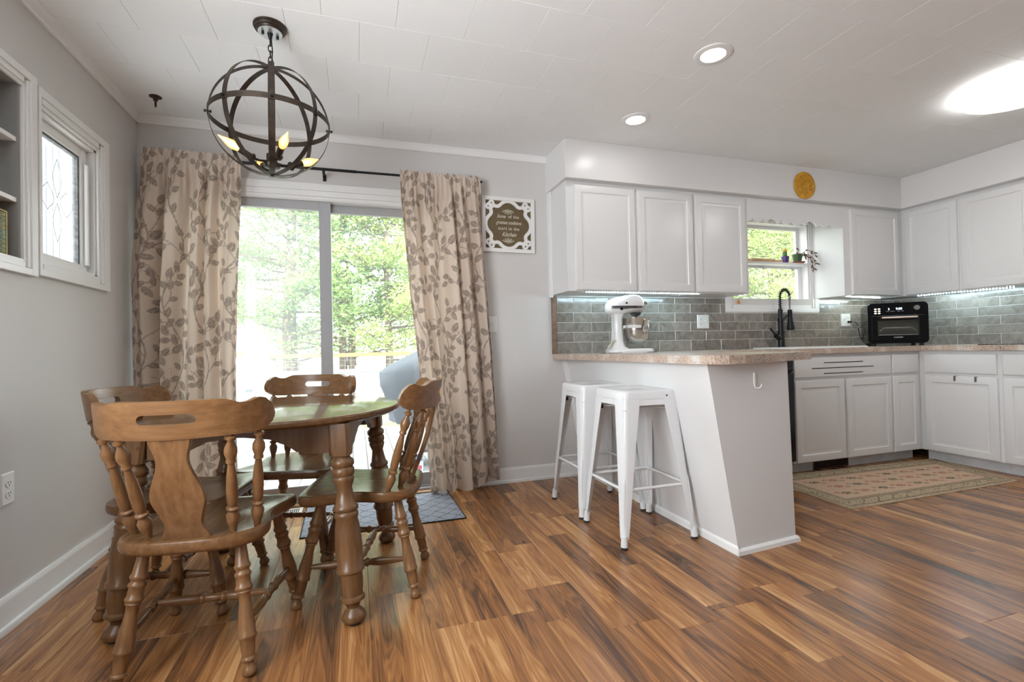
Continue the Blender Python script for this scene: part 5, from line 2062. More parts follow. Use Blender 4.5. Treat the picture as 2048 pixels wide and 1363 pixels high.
RUGM = attr_cloth('woven_rug', .95, 420)
rug = thing('kitchen_rug', 'beige woven floral rug with fringed edge before the sink cabinet', 'rug', (0, 0, 0))
rc = [(2.752, 2.138), (4.285, 2.150), (4.480, 2.757), (2.775, 2.835)]
ro_ = grid_cloth('woven_field', rc, 330, 140, .007, rug_cols, RUGM, wave=.0035)
ro_.parent = rug
m = MB()
for (p, q, n) in ((rc[0], rc[1], 110), (rc[1], rc[2], 46), (rc[2], rc[3], 120), (rc[3], rc[0], 46)):
    for k in range(n):
        t_ = (k + .5) / n
        x_, y_ = p[0] + (q[0] - p[0]) * t_, p[1] + (q[1] - p[1]) * t_
        d = Vector((q[0] - p[0], q[1] - p[1])).normalized()
        ox, oy = d.y * .006, -d.x * .006
        r_ = .0048
        m.loops([[(x_ + ox - r_, y_ + oy - r_, .0006), (x_ + ox + r_, y_ + oy - r_, .0006), (x_ + ox + r_, y_ + oy + r_, .0006), (x_ + ox - r_, y_ + oy + r_, .0006)],
                 [(x_ + ox - r_, y_ + oy - r_, .005), (x_ + ox + r_, y_ + oy - r_, .005), (x_ + ox + r_, y_ + oy + r_, .005), (x_ + ox - r_, y_ + oy + r_, .005)],
                 [(x_ + ox - r_ * .4, y_ + oy - r_ * .4, .0085), (x_ + ox + r_ * .4, y_ + oy - r_ * .4, .0085), (x_ + ox + r_ * .4, y_ + oy + r_ * .4, .0085), (x_ + ox - r_ * .4, y_ + oy + r_ * .4, .0085)]])
m.build('fringe', mat('cotton_fringe', (.50, .40, .28), .95, bump=.3, bscale=500), rug, kind='stuff')


def mat_cols(U, V):
    x, y = U * .90, V * .60
    rg = np.random.default_rng(3)
    c = np.empty(U.shape + (3,))
    c[:] = (.27, .285, .32)
    c *= 1 + rg.uniform(-.22, .22, U.shape + (1,))
    a = (x + y * 1.0 + .006 * np.sin(y * 60)) % .115
    b = (x - y * 1.0 + .006 * np.sin(x * 60)) % .115
    m = (a < .008) | (b < .008)
    c[m] = (.09, .095, .11)
    bd = np.minimum(np.minimum(x, .90 - x), np.minimum(y, .60 - y))
    c[bd < .008] = (.035, .035, .04)
    return c


dm = grid_cloth('door_mat', [(-.303, 2.815), (.596, 2.802), (.588, 3.385), (-.318, 3.395)], 200, 130, .006, mat_cols, attr_cloth('ribbed_mat', .95, 500), 0)
tag(dm, 'blue-grey door mat with trellis lines before the glass door', 'mat')
vr = thing('floor_register', 'small white floor vent beside the blue-grey door mat', 'vent', (-.405, 3.312, 0))
m = MB()
m.box(-.07, .07, -.055, -.035, .0002, .006).box(-.07, .07, .035, .055, .0002, .006).box(-.07, -.05, -.035, .035, .0002, .006).box(.05, .07, -.035, .035, .0002, .006)
m.build('frame', mat('beige_metal', (.60, .56, .50), .5, bump=.05), vr, bevel=.001)
m = MB()
for k in range(8):
    m.box(-.046 + k * .0122, -.041 + k * .0122, -.035, .035, .001, .005)
m.build('louvres', mat('beige_metal', (.6, .56, .5)), vr)
MB().box(-.05, .05, -.035, .035, .0002, .001).build('dark_slot', BLACKM, vr)

# ================================================================== THINGS ON THE COUNTER
mx = thing('stand_mixer', 'white bowl-lift stand mixer with steel bowl on the worktop', 'mixer', (1.935, 3.190, CT), math.radians(-10))
MIXW = mat('white_mixer_enamel', (.80, .80, .80), .12, bump=.01)
# local: +x towards the mixing head front


def superloft(mb, secs, n=20):
    """secs: (x, yhalf, zlo, zhi, power)"""
    rings = []
    for (x_, yh, z0, z1, pw) in secs:
        zc_, hh = (z0 + z1) / 2, (z1 - z0) / 2
        r_ = []
        for k in range(n):
            a = 2 * PI * k / n
            ca, sa = math.cos(a), math.sin(a)
            r_.append((x_, yh * math.copysign(abs(ca) ** (2 / pw), ca), zc_ + hh * math.copysign(abs(sa) ** (2 / pw), sa)))
        rings.append(r_)
    mb.loops(rings)
    return mb


def zloft(mb, secs, n=24):
    """secs: (z, x0, x1, yhalf, power)"""
    rings = []
    for (z_, x0, x1, yh, pw) in secs:
        xc, hx = (x0 + x1) / 2, (x1 - x0) / 2
        r_ = []
        for k in range(n):
            a = 2 * PI * k / n
            ca, sa = math.cos(a), math.sin(a)
            r_.append((xc + hx * math.copysign(abs(ca) ** (2 / pw), ca), yh * math.copysign(abs(sa) ** (2 / pw), sa), z_))
        rings.append(r_)
    mb.loops(rings)
    return mb


zloft(MB(), [(.000, -.172, .170, .115, 4), (.010, -.172, .170, .116, 4), (.022, -.168, .166, .112, 4), (.030, -.155, .155, .10, 4)]).build('base', MIXW, mx, smooth=40)
MB().box(-.171, .169, -.112, .112, -.0005 + .001, .003).build('base_gasket', BLACKM, mx)
zloft(MB(), [(.026, -.160, -.005, .085, 3), (.045, -.145, -.040, .070, 3), (.08, -.134, -.052, .058, 3), (.18, -.126, -.060, .052, 3), (.26, -.126, -.058, .052, 3), (.285, -.140, -.040, .060, 3)]).build('column', MIXW, mx, smooth=40)
hd = superloft(MB(), [(-.170, .035, .315, .350, 2.2), (-.165, .060, .295, .370, 2.4), (-.145, .074, .278, .392, 2.5), (-.09, .080, .268, .412, 2.5), (-.03, .080, .285, .424, 2.5), (.03, .077, .295, .430, 2.5), (.075, .070, .300, .424, 2.5), (.098, .058, .304, .405, 2.4), (.108, .040, .310, .390, 2.2)]).build('head', MIXW, mx, smooth=50)
m = MB()
rings = []
for (x_, yh) in ((-.164, .066), (-.14, .0775), (-.09, .0815), (-.03, .0815), (.03, .0785), (.075, .072), (.1, .062)):
    rings.append([(x_, -yh - .0012, .323), (x_, -yh + .004, .323), (x_, -yh + .004, .343), (x_, -yh - .0012, .343)])
m.loops(rings)
m.build('chrome_band', STEEL, hd, smooth=30)
text('lettering', 'KitchenAid', .014, BLACKM, hd, (.045, -.0805, .333), rot=(PI / 2, 0, math.radians(6)))
m = MB()
m.lathe((-.045, -.082, .362), (-.045, -.090, .362), [(0, .007), (1, .006)], 12).lathe((-.085, -.083, .320), (-.085, -.096, .320), [(0, .010), (.4, .011), (1, .009)], 14)
m.tube([(-.085, -.092, .320), (-.03, -.090, .323)], .0022, 6)
m.build('knobs', BLACKP, hd, smooth=40)
MB().lathe((.104, 0, .372), (.135, 0, .368), [(0, .022), (.6, .020), (.65, .017), (1, .016)], 18).build('attachment_hub', STEEL, hd, smooth=40)
MB().lathe((.144, 0, .362), (.134, 0, .366), [(0, .006), (.5, .007), (1, .004)], 10).build('hub_knob', BLACKP, hd, smooth=40)
MB().lathe((.055, 0, .306), (.055, 0, .270), [(0, .050), (.25, .048), (.6, .038), (1, .020)], 24).build('planetary_ring', STEEL, mx, smooth=40)
MB().lathe((.055, 0, .275), (.055, 0, .10), [(0, .012), (.10, .010), (.12, .017), (.15, .010), (1, .009)], 14).build('beater_shaft', mat('dark_steel', (.12, .12, .12), .3, .9, bump=.02), mx, smooth=40)
m = MB()
for s_ in (-1, 1):
    m.box(-.064, .055, s_ * .100 - .008, s_ * .100 + .008, .178, .200)
    m.box(-.064, -.045, min(s_ * .05, s_ * .108), max(s_ * .05, s_ * .108), .178, .200)
m.build('bowl_arms', MIXW, mx, bevel=.004)
MB().lathe((.055, 0, .066), (.055, 0, .255), [(0, .030), (.02, .045), (.08, .066), (.2, .084), (.35, .0935), (.6, .098), (.97, .099), (.985, .1015), (1, .1015), (1.0, .097), (.6, .094), (.2, .080), (.06, .045), (.05, .0)], 40, cap=False).build('bowl', STEEL, mx, smooth=50)
m = MB()
m.tube([(.100, -.088, .235), (.104, -.118, .228), (.104, -.122, .19), (.103, -.116, .15), (.098, -.085, .145)], .006, 8)
m.build('bowl_handle', STEEL, mx, smooth=50)
m = MB()
m.tube([(-.135, -.035, .268), (-.146, -.045, .20), (-.134, -.055, .14), (-.15, -.07, .09), (-.185, -.07, .05), (-.192, -.06, .02), (-.17, -.02, .012)], .0032, 6)
for dx in (.008, .016):
    m.tube([(-.140 + dx, -.062, .095), (-.172 + dx, -.066, .075), (-.190 + dx, -.066, .04), (-.18 + dx, -.05, .034), (-.15 + dx, -.05, .08), (-.140 + dx, -.06, .095)], .0032, 6)
m.build('power_cord', mat('ivory_cord', (.68, .65, .56), .5, bump=.02), mx, smooth=60)

ov = thing('toaster_oven', 'black toaster oven with glass door in the corner of the worktop', 'oven', (4.425, 2.972, CT), math.radians(-45))
OW, OD, OH = .208, .34, .372      # half width, depth, height above feet
F0 = .022
MB().loops([[(x_, .012, z_) for x_, z_ in [(p[0], p[1] + F0 + (OH - F0) / 2) for p in [(q_[0], q_[1]) for q_ in rr(OW, (OH - F0) / 2, .035, 0)]]],
            [(x_, OD, z_) for x_, z_ in [(p[0], p[1] + F0 + (OH - F0) / 2) for p in [(q_[0], q_[1]) for q_ in rr(OW, (OH - F0) / 2, .035, 0)]]]]).build('housing', BLACKP, ov, smooth=40)
m = MB()
m.loops([[(x_ * 1.004, .016, F0 + (OH - F0) / 2 + z_ * 1.0) for x_, z_ in [(q_[0], q_[1]) for q_ in rr(OW, (OH - F0) / 2, .035, 0)]],
         [(x_ * 1.004, .002, F0 + (OH - F0) / 2 + z_ * 1.0) for x_, z_ in [(q_[0], q_[1]) for q_ in rr(OW, (OH - F0) / 2, .035, 0)]],
         [(x_, 0.0, F0 + (OH - F0) / 2 + z_ * .992) for x_, z_ in [(q_[0], q_[1]) for q_ in rr(OW, (OH - F0) / 2, .035, 0)]]])
m.build('control_fascia', BLACKP, ov, smooth=40)
dz0, dz1 = .052, .262
m = MB()
gx, gz0_, gz1_ = .140, .098, .222
m.box(-.182, -gx, -.016, -.0005, dz0, dz1).box(gx, .182, -.016, -.0005, dz0, dz1).box(-gx, gx, -.016, -.0005, dz0, gz0_).box(-gx, gx, -.016, -.0005, gz1_, dz1)
dr = m.build('door', BLACKP, ov, bevel=.004)
MB().box(-gx + .0005, gx - .0005, -.0125, -.0105, gz0_ + .0005, gz1_ - .0005).build('glass', pane_glass('oven_glass', .04), dr)
MB().box(-gx + .001, gx - .001, -.0012, -.0006, gz0_ + .001, gz1_ - .001).build('oven_interior', mat('dim_oven_lining', (.055, .05, .04), .35, .4, bump=.05), ov)
m = MB()
m.tube([(-.125, -.004, .130), (-.098, -.004, .158), (.09, -.004, .158), (.122, -.004, .130)], .0025, 6)
for k in range(22):
    m.cyl((-.092 + k * .0084, -.004, .158), (-.092 + k * .0084, -.004, .146), .0012, 5)
m.build('wire_rack', STEEL, ov)
MB().cyl((-.115, -.042, .243), (.128, -.042, .243), .008, 12).box(-.108, -.096, -.042, -.014, .238, .248).box(.109, .121, -.042, -.014, .238, .248).build('handle', mat('champagne_metal', (.72, .64, .56), .28, .8, bump=.02), dr, smooth=40)
m = MB()
BTN = mat('lit_buttons', (.8, .75, .65), .4, emit=(1, .9, .72), estr=1.3)
for i in range(2):
    for j in range(3):
        m.loops([[(p_[0] - .152 + i * .026, -.0008, p_[1] + .285 + j * .0185) for p_ in rr(.0085, .0055, .004, 0)], [(p_[0] - .152 + i * .026, -.0022, p_[1] + .285 + j * .0185) for p_ in rr(.008, .005, .004, 0)]])
m.build('buttons', BTN, ov)
DSP = mat('lit_digits', (.6, .8, 1), .4, emit=(.70, .85, 1.0), estr=2.2)
text('display_digits', '2', .024, DSP, ov, (-.058, -.0012, .318))
text('display_digits', '9:00', .026, DSP, ov, (.012, -.0012, .318))
text('display_text', 'FUNC   RACK  F      TEMP   TIME', .0085, mat('dim_print', (.35, .38, .42), .5, emit=(.4, .5, .6), estr=.25), ov, (-.016, -.0012, .298))
MB().lathe((.130, -.001, .322), (.130, -.024, .322), [(0, .0215), (.7, .021), (.85, .0195), (1, .018)], 24).build('knob', mat('pewter_knob', (.55, .53, .50), .3, .9, bump=.05), ov, smooth=35)
text('lettering', 'COSORI', .0150, mat('silver_print', (.75, .75, .75), .4, bump=.01), ov, (0, -.0170, .074), spacing=1.15)
m = MB()
for sx_ in (-1, 1):
    for y_ in (.035, .29):
        m.cyl((sx_ * .165, y_, 0), (sx_ * .165, y_, F0 + .004), .017, 12)
m.build('feet', RUBBER, ov)
m = MB()
for i in range(5):
    for j in range(4):
        y_, z_ = .07 + i * .019, .25 + j * .018
        m.box(-OW - .0012, -OW + .0005, y_, y_ + .012, z_, z_ + .006)
m.build('side_vents', mat('vent_grey', (.06, .065, .07), .5, bump=.02), ov)
pg = thing('power_plug', 'black plug and cable from the double outlet to the oven', 'cable', (4.436, YB - .024, 1.163))
MB().cyl((0, .001, 0), (0, -.030, 0), .012, 12, .009).build('plug', BLACKP, pg, smooth=40)
MB().tube([(0, -.028, 0), (.02, -.048, .002), (.045, -.055, -.03), (.052, -.06, -.09), (.06, -.07, -.16), (.075, -.10, -.205), (.09, -.13, -.224)], .0042, 8).build('cable', RUBBER, pg, smooth=60)
MB().cyl((.0475, -.056, -.044), (.0485, -.057, -.052), .0052, 8).build('cable_tag', CREAMPLATE, pg)
hb = MB().box(4.50, 4.98, 1.70, 2.455, CT, CT + .006).build('cooktop', BLACKP, bevel=.002)
tag(hb, 'black glass cooktop on the right worktop at the picture edge', 'cooktop')

# ================================================================== ON THE WINDOW SHELF
SHZ = 1.702
rpn = thing('rolling_pin', 'pale wooden rolling pin lying on the window shelf', 'rolling pin', (3.47, YB + .012, SHZ + .019))
PINW = mat('pale_pin_wood', (.62, .43, .25), .5, bump=.1, vary=.12, vscale=20)
MB().cyl((-.13, 0, 0), (.13, 0, 0), .019, 18).build('barrel', PINW, rpn, smooth=40)
for s_ in (-1, 1):
    MB().lathe((s_ * .13, 0, 0), (s_ * .235, 0, 0), [(0, .006), (.08, .006), (.12, .010), (.5, .0125), (.9, .010), (1, .004)], 12).build('handle', PINW, rpn, smooth=50)


def pot(name, label, loc, r0, r1, h_, mt, cat='plant pot'):
    t = thing(name, label, cat, loc)
    MB().lathe((0, 0, 0), (0, 0, h_), [(0, r0), (.8, r0 + (r1 - r0) * .85), (.8, r1), (1, r1 + .001), (1, r1 - .004), (.85, r1 - .006), (.85, .0)], 20, cap=False).build('pot', mt, t, smooth=35)
    MB().cyl((0, 0, h_ * .70), (0, 0, h_ * .86), r1 - .007, 16).build('soil', mat('dark_soil', (.05, .035, .025), .95, bump=.5, bscale=120), t)
    return t


GRN = mat('succulent_green', (.075, .17, .055), .5, bump=.1, vary=.3, vscale=40)
p1 = pot('potted_cactus', 'small purple pot with a yellow-topped cactus on the window shelf', (3.735, YB + .016, SHZ), .026, .034, .062, mat('purple_plastic', (.085, .035, .20), .4, bump=.02))
m = MB()
st_ = []
for k in range(9):
    t_ = k / 8
    z_ = .045 + .065 * t_
    r_ = .017 + .003 * math.sin(PI * t_)
    st_.append([((r_ if j % 2 else r_ * .72) * math.cos(2 * PI * j / 12), (r_ if j % 2 else r_ * .72) * math.sin(2 * PI * j / 12), z_) for j in range(12)])
m.loops(st_)
m.build('cactus_stem', GRN, p1, smooth=30)
m = MB()
rs = random.Random(2)
for k in range(16):
    a = rs.uniform(0, 6.28)
    b = rs.uniform(0, 1.2)
    d = Vector((math.cos(a) * math.sin(b), math.sin(a) * math.sin(b), math.cos(b)))
    m.lathe(Vector((0, 0, .108)), Vector((0, 0, .110)) + d * .026, [(0, .004), (.5, .007), (1, .001)], 6)
m.build('cactus_top', mat('yellow_graft', (.80, .42, .03), .5, bump=.2), p1, smooth=40)
p2 = pot('potted_succulent', 'dark green pot with trailing dry stems on the window shelf', (3.875, YB + .012, SHZ + .012), .032, .045, .076, mat('green_plastic', (.05, .095, .035), .45, bump=.05))
MB().lathe((0, 0, -.012), (0, 0, .003), [(0, .05), (.4, .056), (1, .066), (1, .062), (.4, .05)], 24, cap=False).cyl((0, 0, -.011), (0, 0, -.003), .05, 20).build('saucer', mat('terracotta_saucer', (.33, .115, .05), .6, bump=.1), p2, smooth=35)
m = MB()
lf = MB()
rs = random.Random(9)
for (path, nl) in (([(.02, 0, .06), (.06, -.03, .10), (.10, -.05, .105), (.135, -.06, .085), (.145, -.065, .05)], 5), ([(.03, -.01, .06), (.07, -.05, .05), (.09, -.07, 0), (.10, -.075, -.06), (.095, -.08, -.10)], 6), ([(.02, .0, .06), (.07, -.03, .075), (.12, -.06, .03), (.135, -.07, -.03)], 5), ([(-.01, 0, .06), (.0, -.01, .10), (.012, -.01, .12)], 2)):
    pp = catmull(path, 5, closed=False)
    m.tube(pp, .0024, 5)
    for k in range(nl):
        q_ = pp[int((k + 1.2) / (nl + .6) * (len(pp) - 1))]
        d = Vector((rs.uniform(-.6, 1), rs.uniform(-.6, .2), rs.uniform(-1.2, .3))).normalized()
        lf.lathe(q_, q_ + d * rs.uniform(.03, .05), [(0, .001), (.35, .0075), (.7, .005), (1, .0006)], 5)
DRY = mat('dry_brown_leaf', (.12, .052, .028), .7, bump=.2, vary=.3, vscale=50)
m.build('stems', DRY, p2, smooth=50)
lf.build('leaves', DRY, p2, smooth=50)
p3 = pot('potted_aloe', 'potted plant with thin dark arching leaves at the left of the window shelf', (3.190, YB + .010, SHZ), .030, .040, .07, mat('grey_ceramic', (.35, .35, .34), .4, bump=.05))
m = MB()
for (e, zz, l_) in ((.10, .13, .02), (.15, .065, -.01), (-.03, .16, .0), (.12, .10, -.03), (-.06, .11, .01)):
    m.tube([(0, 0, .055), (e * .45, l_ * .5 - .005, .055 + zz * .55), (e * .85, l_ - .012, .05 + zz * .72), (e * 1.1, l_ - .015, .05 + zz * .70)], [.005, .0045, .003, .0008], 6)
m.build('leaves', mat('olive_leaf', (.09, .085, .04), .6, bump=.1), p3, smooth=50)
ch_ = thing('hanging_charm', 'small amber charm hanging in the lower left of the kitchen window', 'ornament', (3.163, YB - .024, 1.352))
MB().cyl((0, 0, .0), (0, 0, .06), .0008, 5).box(-.002, .002, -.001, .022, .058, .061).build('thread', RUBBER, ch_)
MB().lathe((0, 0, -.026), (0, 0, .012), [(0, .006), (.2, .0125), (.55, .011), (.8, .005), (1, .002)], 12).build('pendant', mat('amber_charm', (.72, .30, .05), .2, bump=.02), ch_, smooth=50)

# ---- yellow trivet on the soffit
tv = thing('yellow_trivet', 'round mustard yellow iron plate hung on the soffit above the window', 'wall plate', (3.535, SY, 2.271))
YEL = mat('mustard_enamel', (.56, .275, .012), .45, bump=.5, bscale=70, vary=.25, vscale=35)
MB().lathe((0, -.0005, 0), (0, -.016, 0), [(0, .106), (.3, .111), (.8, .111), (1, .105), (1.0, .092), (.75, .088), (.75, .0)], 48, cap=False).build('plate', YEL, tv, smooth=35)
m = MB()
for k in range(10):
    a = 2 * PI * k / 10
    m.tube([(.05 * math.cos(a), -.0125, .05 * math.sin(a)), (.068 * math.cos(a + .18), -.0155, .068 * math.sin(a + .18)), (.084 * math.cos(a + .05), -.0125, .084 * math.sin(a + .05))], [.003, .005, .002], 6)
m.tube([(.036 * math.cos(2 * PI * k / 20), -.013, .036 * math.sin(2 * PI * k / 20)) for k in range(20)], .0045, 6, closed=True)
m.tube([(-.018, -.0135, .006), (-.006, -.015, .012), (.008, -.0135, .002), (.02, -.015, .01)], .004, 6)
m.build('relief', YEL, tv, smooth=50)
m = MB()
rs = random.Random(12)
for k in range(34):
    a = rs.uniform(2.0, 6.6) if k % 3 else rs.uniform(0, 6.28)
    r_ = rs.uniform(.055, .098)
    q_ = Vector((r_ * math.cos(a), -.0118, r_ * math.sin(a)))
    m.lathe(q_, q_ + Vector((0, -.0012, 0)), [(0, rs.uniform(.002, .0042)), (1, .0015)], 7)
m.build('pierced_holes', BLACKM, tv)

# ---- drawer box on the built-in shelf
bx = thing('card_drawer_box', 'small box of stacked green drawers on the lowest built-in shelf', 'drawer box', (XL - .105, 2.090, NZ0 + .004))
MB().box(0, .095, 0, .231, 0, .006).box(0, .095, 0, .231, .162, .168).box(0, .095, .225, .231, .006, .162).box(0, .095, 0, .006, .006, .162).box(0, .003, .006, .225, .006, .162).build('case', mat('aged_brass_case', (.36, .27, .10), .45, .3, bump=.1, vary=.2, vscale=20), bx, bevel=.001)
gcols = [(.30, .34, .18), (.33, .33, .19), (.27, .33, .20), (.24, .34, .24), (.25, .35, .26), (.36, .33, .16), (.30, .32, .2), (.28, .30, .2), (.34, .34, .17)]
for k in range(9):
    z0_ = .008 + k * .0170
    d = MB().box(.004, .0935, .008, .2235, z0_, z0_ + .0158).build('drawer', mat('green_card_%d' % k, gcols[k], .7, bump=.15, vary=.12, vscale=40), bx, bevel=.001)
    MB().box(.0934, .0941, .150, .205, z0_ + .005, z0_ + .0105).build('label_strip', mat('faded_label', (.16, .17, .09), .8, bump=.1, vary=.4, vscale=300), d)

# ================================================================== OUTSIDE
DZ = -0.12
gr = MB().box(-45, 45, YB + T + 0.01, 70, DZ - 1.0, DZ - 0.30).build('ground', mat('pale_dry_grass', (.22, .225, .12), .95, bump=.6, bscale=8, vary=.3, vscale=2), kind='structure')
tag(gr, 'pale sunlit lawn beyond the deck', 'lawn')
deck = thing('deck', 'pale grey board deck outside the glass door', 'deck', (0, 0, 0), kind='structure')
DKM = mat('weathered_deck_boards', (.25, .25, .25), .7, bump=.25, bscale=30, vary=.12, vscale=5)
db = MB().cbox(-.068, .068, YB + T + .012, 7.3, -.026, 0, .003).build('deck_board', DKM, deck)
first = True
for k in range(-28, 30):
    if first:
        db.location = (k * .1415 + .02, 0, DZ)
        first = False
    else:
        copy_of(db, deck, (k * .1415 + .02, 0, DZ))
MB().box(-4, 4.2, YB + T + .012, 7.3, -.2, -.03).build('deck_frame', mat('deck_frame_wood', (.2, .17, .13), .9, bump=.2), deck).location = (0, 0, DZ)
RLM = mat('white_railing_paint', (.62, .62, .62), .5, bump=.05)
rl = thing('deck_railing', 'white wooden deck railing with square balusters across the far deck edge', 'railing', (0, 7.2, DZ))
MB().box(-4, 4.2, -.06, .06, .82, .856).box(-4, 4.2, -.02, .02, .74, .82).build('top_rail', RLM, rl, bevel=.004)
MB().box(-4, 4.2, -.02, .02, .09, .16).build('bottom_rail', RLM, rl, bevel=.004)
bo = MB().box(-.019, .019, -.019, .019, .16, .74).build('baluster', RLM, rl)
for k in range(-28, 30):
    if k == -28:
        bo.location = (k * .14, 0, 0)
    else:
        copy_of(bo, rl, (k * .14, 0, 0))
po = MB().box(-.045, .045, -.045, .045, 0, .90).build('post', RLM, rl, bevel=.004)
po.location = (-1.93, 0.0, 0)
for x_ in (-3.9, .02, 2.0, 4.0):
    copy_of(po, rl, (x_, 0.0, 0))
bn = thing('deck_bench', 'pale blue-white slatted bench box on the deck at the left of the door view', 'bench', (-1.52, 6.35, DZ))
BNM = mat('pale_blue_paint', (.24, .28, .30), .6, bump=.1)
MB().box(-.6, .42, -.25, .25, .70, .74).build('top_board', BNM, bn, bevel=.004)
for i, x_ in enumerate((-.55, -.20, .12, .36)):
    MB().box(x_ - .035, x_ + .035, -.22, -.17, 0, .70).build('upright', BNM, bn, bevel=.003)
MB().box(-.55, .36, -.21, -.18, .08, .16).box(-.55, .36, -.21, -.18, .56, .64).build('cross_rail', BNM, bn)

# grill under a cover
gl = thing('covered_grill', 'barbecue under a grey-blue cover on the deck, behind the right curtain', 'grill', (.92, 4.85, DZ))
cl = MB()
secs = [(0.42, .60, .27), (.55, .63, .29), (.66, .67, .31), (.78, .70, .33), (.90, .70, .33), (.97, .60, .31), (1.03, .47, .26), (1.09, .36, .20), (1.12, .26, .13)]
rings = []
for i, (z_, hx, hy) in enumerate(secs):
    r_ = []
    for k in range(40):
        a = 2 * PI * k / 40
        ca, sa = math.cos(a), math.sin(a)
        wv = 1 + .035 * math.sin(a * 9 + i) * (1 - i / 9) + .02 * math.sin(a * 5 + i * .9)
        r_.append((hx * wv * math.copysign(abs(ca) ** .55, ca), hy * wv * math.copysign(abs(sa) ** .55, sa), z_))
    rings.append(r_)
cl.loops(rings)
cl.build('cover', mat('grey_blue_cover', (.062, .074, .092), .6, bump=.5, bscale=7), gl, smooth=50)
MB().box(-.5, -.46, -.2, .2, 0, .5).box(.46, .5, -.2, .2, 0, .5).box(-.46, .46, -.2, .2, .14, .17).build('cart_frame', BLACKM, gl)
bg_ = thing('charcoal_bag', 'white blue and red printed bag standing on the deck under the grill', 'bag', (.428, 4.40, DZ))
m = MB()
zloft(m, [(0, -.10, .10, .07, 4), (.06, -.12, .12, .09, 4), (.30, -.12, .12, .085, 4), (.40, -.11, .11, .05, 4), (.44, -.11, .11, .012, 4)])
m.build('sack', mat('white_paper_sack', (.75, .77, .82), .6, bump=.4, bscale=20), bg_, smooth=40)
MB().box(-.11, .11, -.094, -.090, .14, .20).build('blue_print', mat('blue_print', (.09, .25, .55), .6, bump=.05), bg_)
MB().box(-.10, .10, -.094, -.090, .07, .10).build('red_print', mat('red_print', (.65, .06, .13), .6, bump=.05), bg_)

# wire and board fence
FZ = DZ - .30
fn = thing('yard_fence', 'board and wire fence crossing the lawn beyond the railing', 'fence', (0, 9.5, FZ))
FW = mat('pale_fence_post', (.26, .25, .19), .8, bump=.3, vary=.2, vscale=10)
FO = mat('orange_pine_board', (.40, .22, .09), .7, bump=.2, vary=.15, vscale=6)
for x_, h_ in ((-3.6, 1.5), (-1.41, 1.56), (.95, 1.5), (3.2, 1.5), (4.9, 1.5)):
    MB().box(x_ - .05, x_ + .05, -.05, .05, 0, h_).build('post', FW, fn, bevel=.006)
MB().box(-6, -1.47, -.09, -.052, 1.35, 1.44).build('board', FO, fn)
MB().box(-1.50, 4.95, -.09, -.052, 1.31, 1.38).build('board', FO, fn)
wr = MB()
for k in range(109):
    x_ = -5.9 + k * .1
    wr.box(x_ - .0022, x_ + .0022, -.052, -.048, .05, 1.33)
for k in range(13):
    wr.box(-6, 4.95, -.052, -.048, .05 + k * .1 - .002, .05 + k * .1 + .002)
wr.build('wire_mesh', mat('galvanised_wire', (.45, .46, .47), .5, .6, bump=.02), fn, kind='stuff')


# trees
LEAFA = leaf_mat('cedar_green', (.15, .30, .12), (.50, .62, .22))
LEAFB = leaf_mat('yellow_green', (.26, .38, .11), (.62, .68, .27))
BARK = mat('grey_brown_bark', (.20, .15, .115), .9, bump=.9, bscale=25, vary=.3, vscale=12)


